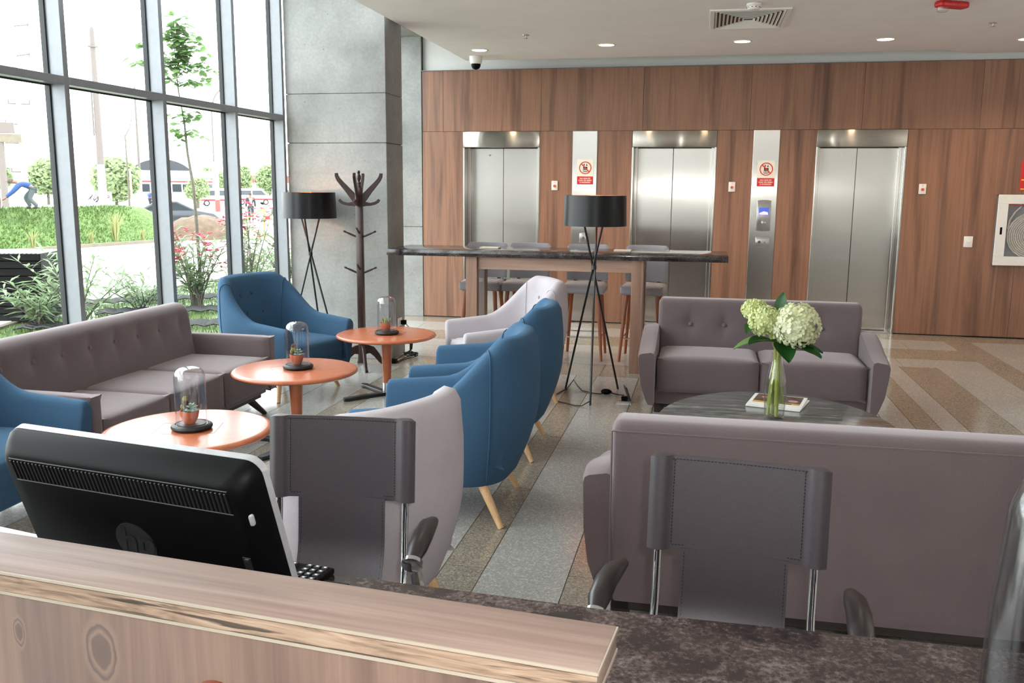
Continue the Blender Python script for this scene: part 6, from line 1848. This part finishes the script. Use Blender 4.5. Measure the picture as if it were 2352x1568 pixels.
# ------------------------------------------------------------------ people outdoors
def skin_mesh(name, pts, edges, m_, parent, sub=2):
    """pts: (x, y, z, r); one continuous skinned body"""
    me = bpy.data.meshes.new(name); me.from_pydata([p[:3] for p in pts], edges, []); me.materials.append(m_)
    o = bpy.data.objects.new(name, me); link(o, parent)
    sk = o.modifiers.new('skin', 'SKIN'); sk.use_smooth_shade = True
    for i, p in enumerate(pts):
        d = me.skin_vertices[0].data[i]; r = p[3]; d.radius = (r, r) if not isinstance(r, tuple) else r; d.use_root = (i == 0)
    sb_ = o.modifiers.new('sub', 'SUBSURF'); sb_.levels = sub; sb_.render_levels = sub
    return o
M['skin'] = plain('skin', (176, 126, 98), 0.6, var=0.03)
def person(label, loc, rz, J, cl, group=None):
    """J: joint positions (local, +x is forward); cl: clothing colours"""
    t = thing('person', label, 'person', loc, rz, group)
    nm = list(J); ix = {n: i for i, n in enumerate(nm)}
    R0 = dict(hip=.10, waist=.105, chest=.125, neck=.05, head=.075, crown=.085, shL=.06, shR=.06, elL=.042, elR=.042, wrL=.03, wrR=.03, haL=.035, haR=.035, fiL=.018, fiR=.018, hpL=.085, hpR=.085, knL=.06, knR=.06, anL=.04, anR=.04, toL=.035, toR=.035)
    E = [('hip', 'waist'), ('waist', 'chest'), ('chest', 'neck'), ('neck', 'head'), ('head', 'crown')]
    for s in 'LR': E += [('chest', 'sh' + s), ('sh' + s, 'el' + s), ('el' + s, 'wr' + s), ('wr' + s, 'ha' + s), ('ha' + s, 'fi' + s), ('hip', 'hp' + s), ('hp' + s, 'kn' + s), ('kn' + s, 'an' + s), ('an' + s, 'to' + s)]
    skin_mesh('body', [(*J[n], R0[n]) for n in nm], [(ix[a], ix[b]) for a, b in E], M['skin'], t)
    def cloth(name, keys, m_, grow, trunc=()):
        ks = [k for k in keys]; ii = {n: i for i, n in enumerate(ks)}
        e = [(ii[a], ii[b]) for a, b in E if a in ii and b in ii]
        skin_mesh(name, [(*J[n], R0[n] + grow) for n in ks], e, m_, t)
    sh = ['chest', 'waist', 'hip', 'shL', 'shR', 'elL', 'elR'] + (['wrL', 'wrR'] if cl.get('long') else [])
    cloth('shirt', sh, cl['top'], 0.03)
    cloth('trousers', ['hip', 'hpL', 'hpR', 'knL', 'knR', 'anL', 'anR'], cl['legs'], 0.026)
    for s in 'LR':
        a, b = Vector(J['an' + s]), Vector(J['to' + s]); skin_mesh('shoe', [(*(a - Vector((0.02, 0, 0.02))), .05), (*((a + b) / 2 - Vector((0, 0, .01))), .048), (*b, .04)], [(0, 1), (1, 2)], M['black_matte'], t)
    hd = Vector(J['crown']); hk = Vector(J['head'])
    bm = B(); up = (hd - hk).normalized(); ball(bm, hd + up * 0.012 - Vector((0.012, 0, 0)), 0.098, 16, 10, 1.05, 0.92, 0.95)
    for v in list(bm.verts):
        if (v.co - hd).dot(up) < -0.02 and v.co.x > hd.x - 0.02: bm.verts.remove(v)
    obj('cap' if cl.get('cap') else 'hair', bm, cl['hair'], t, smooth=80)
    if cl.get('cap'):
        bm = B(); ball(bm, hd + Vector((0.10, 0, -0.02)), 0.075, 14, 6, 1.0, 0.9, 0.12); obj('cap_brim', bm, cl['hair'], t)
    bm = B(); f = (Vector((1, 0, 0)) - up * up.x).normalized(); ball(bm, hk + up * 0.03 + f * 0.085, 0.016, 8, 6, 1, 0.8, 1.2); obj('nose', bm, M['skin'], t)
    return t
dkgrey = plain('charcoal_shirt', (72, 74, 78), 0.9); jeans = plain('dark_jeans', (52, 56, 70), 0.9); bluesh = plain('blue_work_shirt', (62, 104, 176), 0.9); olive = plain('grey_green_trousers', (104, 116, 116), 0.9); suit_m = plain('navy_suit', (46, 52, 68), 0.8)
hair_g = plain('grey_hair', (150, 140, 132), 0.8); hair_d = plain('dark_hair', (44, 36, 32), 0.8); cap_b = plain('brown_cap', (120, 104, 90), 0.9)
walk = dict(hip=(0, 0, .95), waist=(0, 0, 1.10), chest=(0.02, 0, 1.35), neck=(0.03, 0, 1.52), head=(0.05, 0, 1.60), crown=(0.05, 0, 1.68), shL=(0.02, .20, 1.42), shR=(0.02, -.20, 1.42), elL=(-.10, .26, 1.15), elR=(0.10, -.26, 1.16), wrL=(-.04, .27, .92), wrR=(.28, -.24, .98), haL=(-.02, .27, .84), haR=(.35, -.23, .94), fiL=(0, .27, .77), fiR=(.40, -.22, .92), hpL=(0, .10, .88), hpR=(0, -.10, .88), knL=(.14, .10, .50), knR=(-.08, -.10, .48), anL=(.10, .10, .09), anR=(-.42, -.10, .16), toL=(.25, .10, .035), toR=(-.33, -.10, .05))
tw = person('man in charcoal shirt and dark jeans walking by the concrete column', (-17.48, 35.14, ZS), VA + PI, walk, dict(top=dkgrey, legs=jeans, hair=hair_g))
bm = B(); box(bm, 0.30, 0.50, -0.26, -0.16, 0.78, 0.96, 0.02, 2); obj('red_bag', bm, M['red_plastic'], tw, label='small red bag held in the hand')
stand = dict(walk); stand.update(elR=(0.02, -.27, 1.15), elL=(0.0, .27, 1.15), wrL=(.05, .27, .92), wrR=(.05, -.27, .92), haL=(.06, .27, .84), haR=(.06, -.27, .84), fiL=(.07, .27, .77), fiR=(.07, -.27, .77), knR=(.03, -.10, .48), knL=(.06, .10, .5), anR=(-.1, -.10, .09), anL=(.10, .1, .09), toR=(.04, -.1, .035), toL=(.24, .1, .035))
ts = person('man in navy suit walking towards us near the yellow railing', (-27.74, 52.11, ZS), VA - PI / 2, stand, dict(top=suit_m, legs=suit_m, hair=hair_d, long=True))
bm = B(); box(bm, 0.135, 0.16, -0.07, 0.07, 1.08, 1.44, 0.01, 1); obj('white_shirt_front', bm, M['white_plastic'], ts)
bend = dict(hip=(0, 0, .72), waist=(0.10, 0, .84), chest=(0.36, 0, .92), neck=(0.50, 0, .93), head=(0.58, 0, .94), crown=(0.65, 0, .97), shL=(0.38, .19, .86), shR=(0.38, -.19, .86), elL=(.58, .22, .62), elR=(.62, -.22, .60), wrL=(.80, .16, .42), wrR=(.86, -.14, .40), haL=(.86, .15, .36), haR=(.92, -.13, .34), fiL=(.92, .14, .32), fiR=(.98, -.12, .30), hpL=(-.02, .10, .66), hpR=(-.02, -.10, .66), knL=(.10, .12, .36), knR=(.26, -.12, .40), anL=(-.14, .12, .09), anR=(.10, -.12, .09), toL=(0.0, .12, .04), toR=(.25, -.12, .04))
person('gardener in blue shirt and cap bending over on top of the grass berm', (-23.15, 27.85, 0.78), VA + PI, bend, dict(top=bluesh, legs=olive, hair=cap_b, cap=True, long=True))
t = thing('turf_roll', 'roll of turf lying on the berm in front of the bending gardener', 'turf', (-24.15, 27.0, 0.80), VA)
bm = B(); tube(bm, [(0.3, 0, 0.2), (-1.0, 0, 0.2)], 0.2, 14); obj('soil_side', bm, M['soil'], t)
bm = B(); lathe(bm, [(0.205, -1.0), (0.225, -0.98), (0.225, 0.28), (0.205, 0.3)], 20)
Mx = Matrix.Translation((0, 0, 0.2)) @ Matrix.Rotation(PI / 2, 4, 'Y')
for v in bm.verts: v.co = Mx @ v.co
obj('grass_side', bm, M['turf'], t)
person('small distant person in blue beside the bus', (-53.14, 79.71, ZS), VA + 0.5, stand, dict(top=bluesh, legs=jeans, hair=hair_d))

# outdoor colours darkened to offset the strong sky, which would wash them out
for m_ in [M[k] for k in ('pole_grey', 'pole_white', 'brick_red', 'hall_dark', 'pale_blue', 'car_grey', 'car_glass', 'yellow', 'soil', 'skin')] + [dkgrey, jeans, bluesh, olive, suit_m, hair_g, cap_b]:
    for nd in m_.node_tree.nodes:
        if nd.type == 'VALTORGB':
            for e in nd.color_ramp.elements: e.color = (e.color[0] * 0.36, e.color[1] * 0.36, e.color[2] * 0.36, 1)
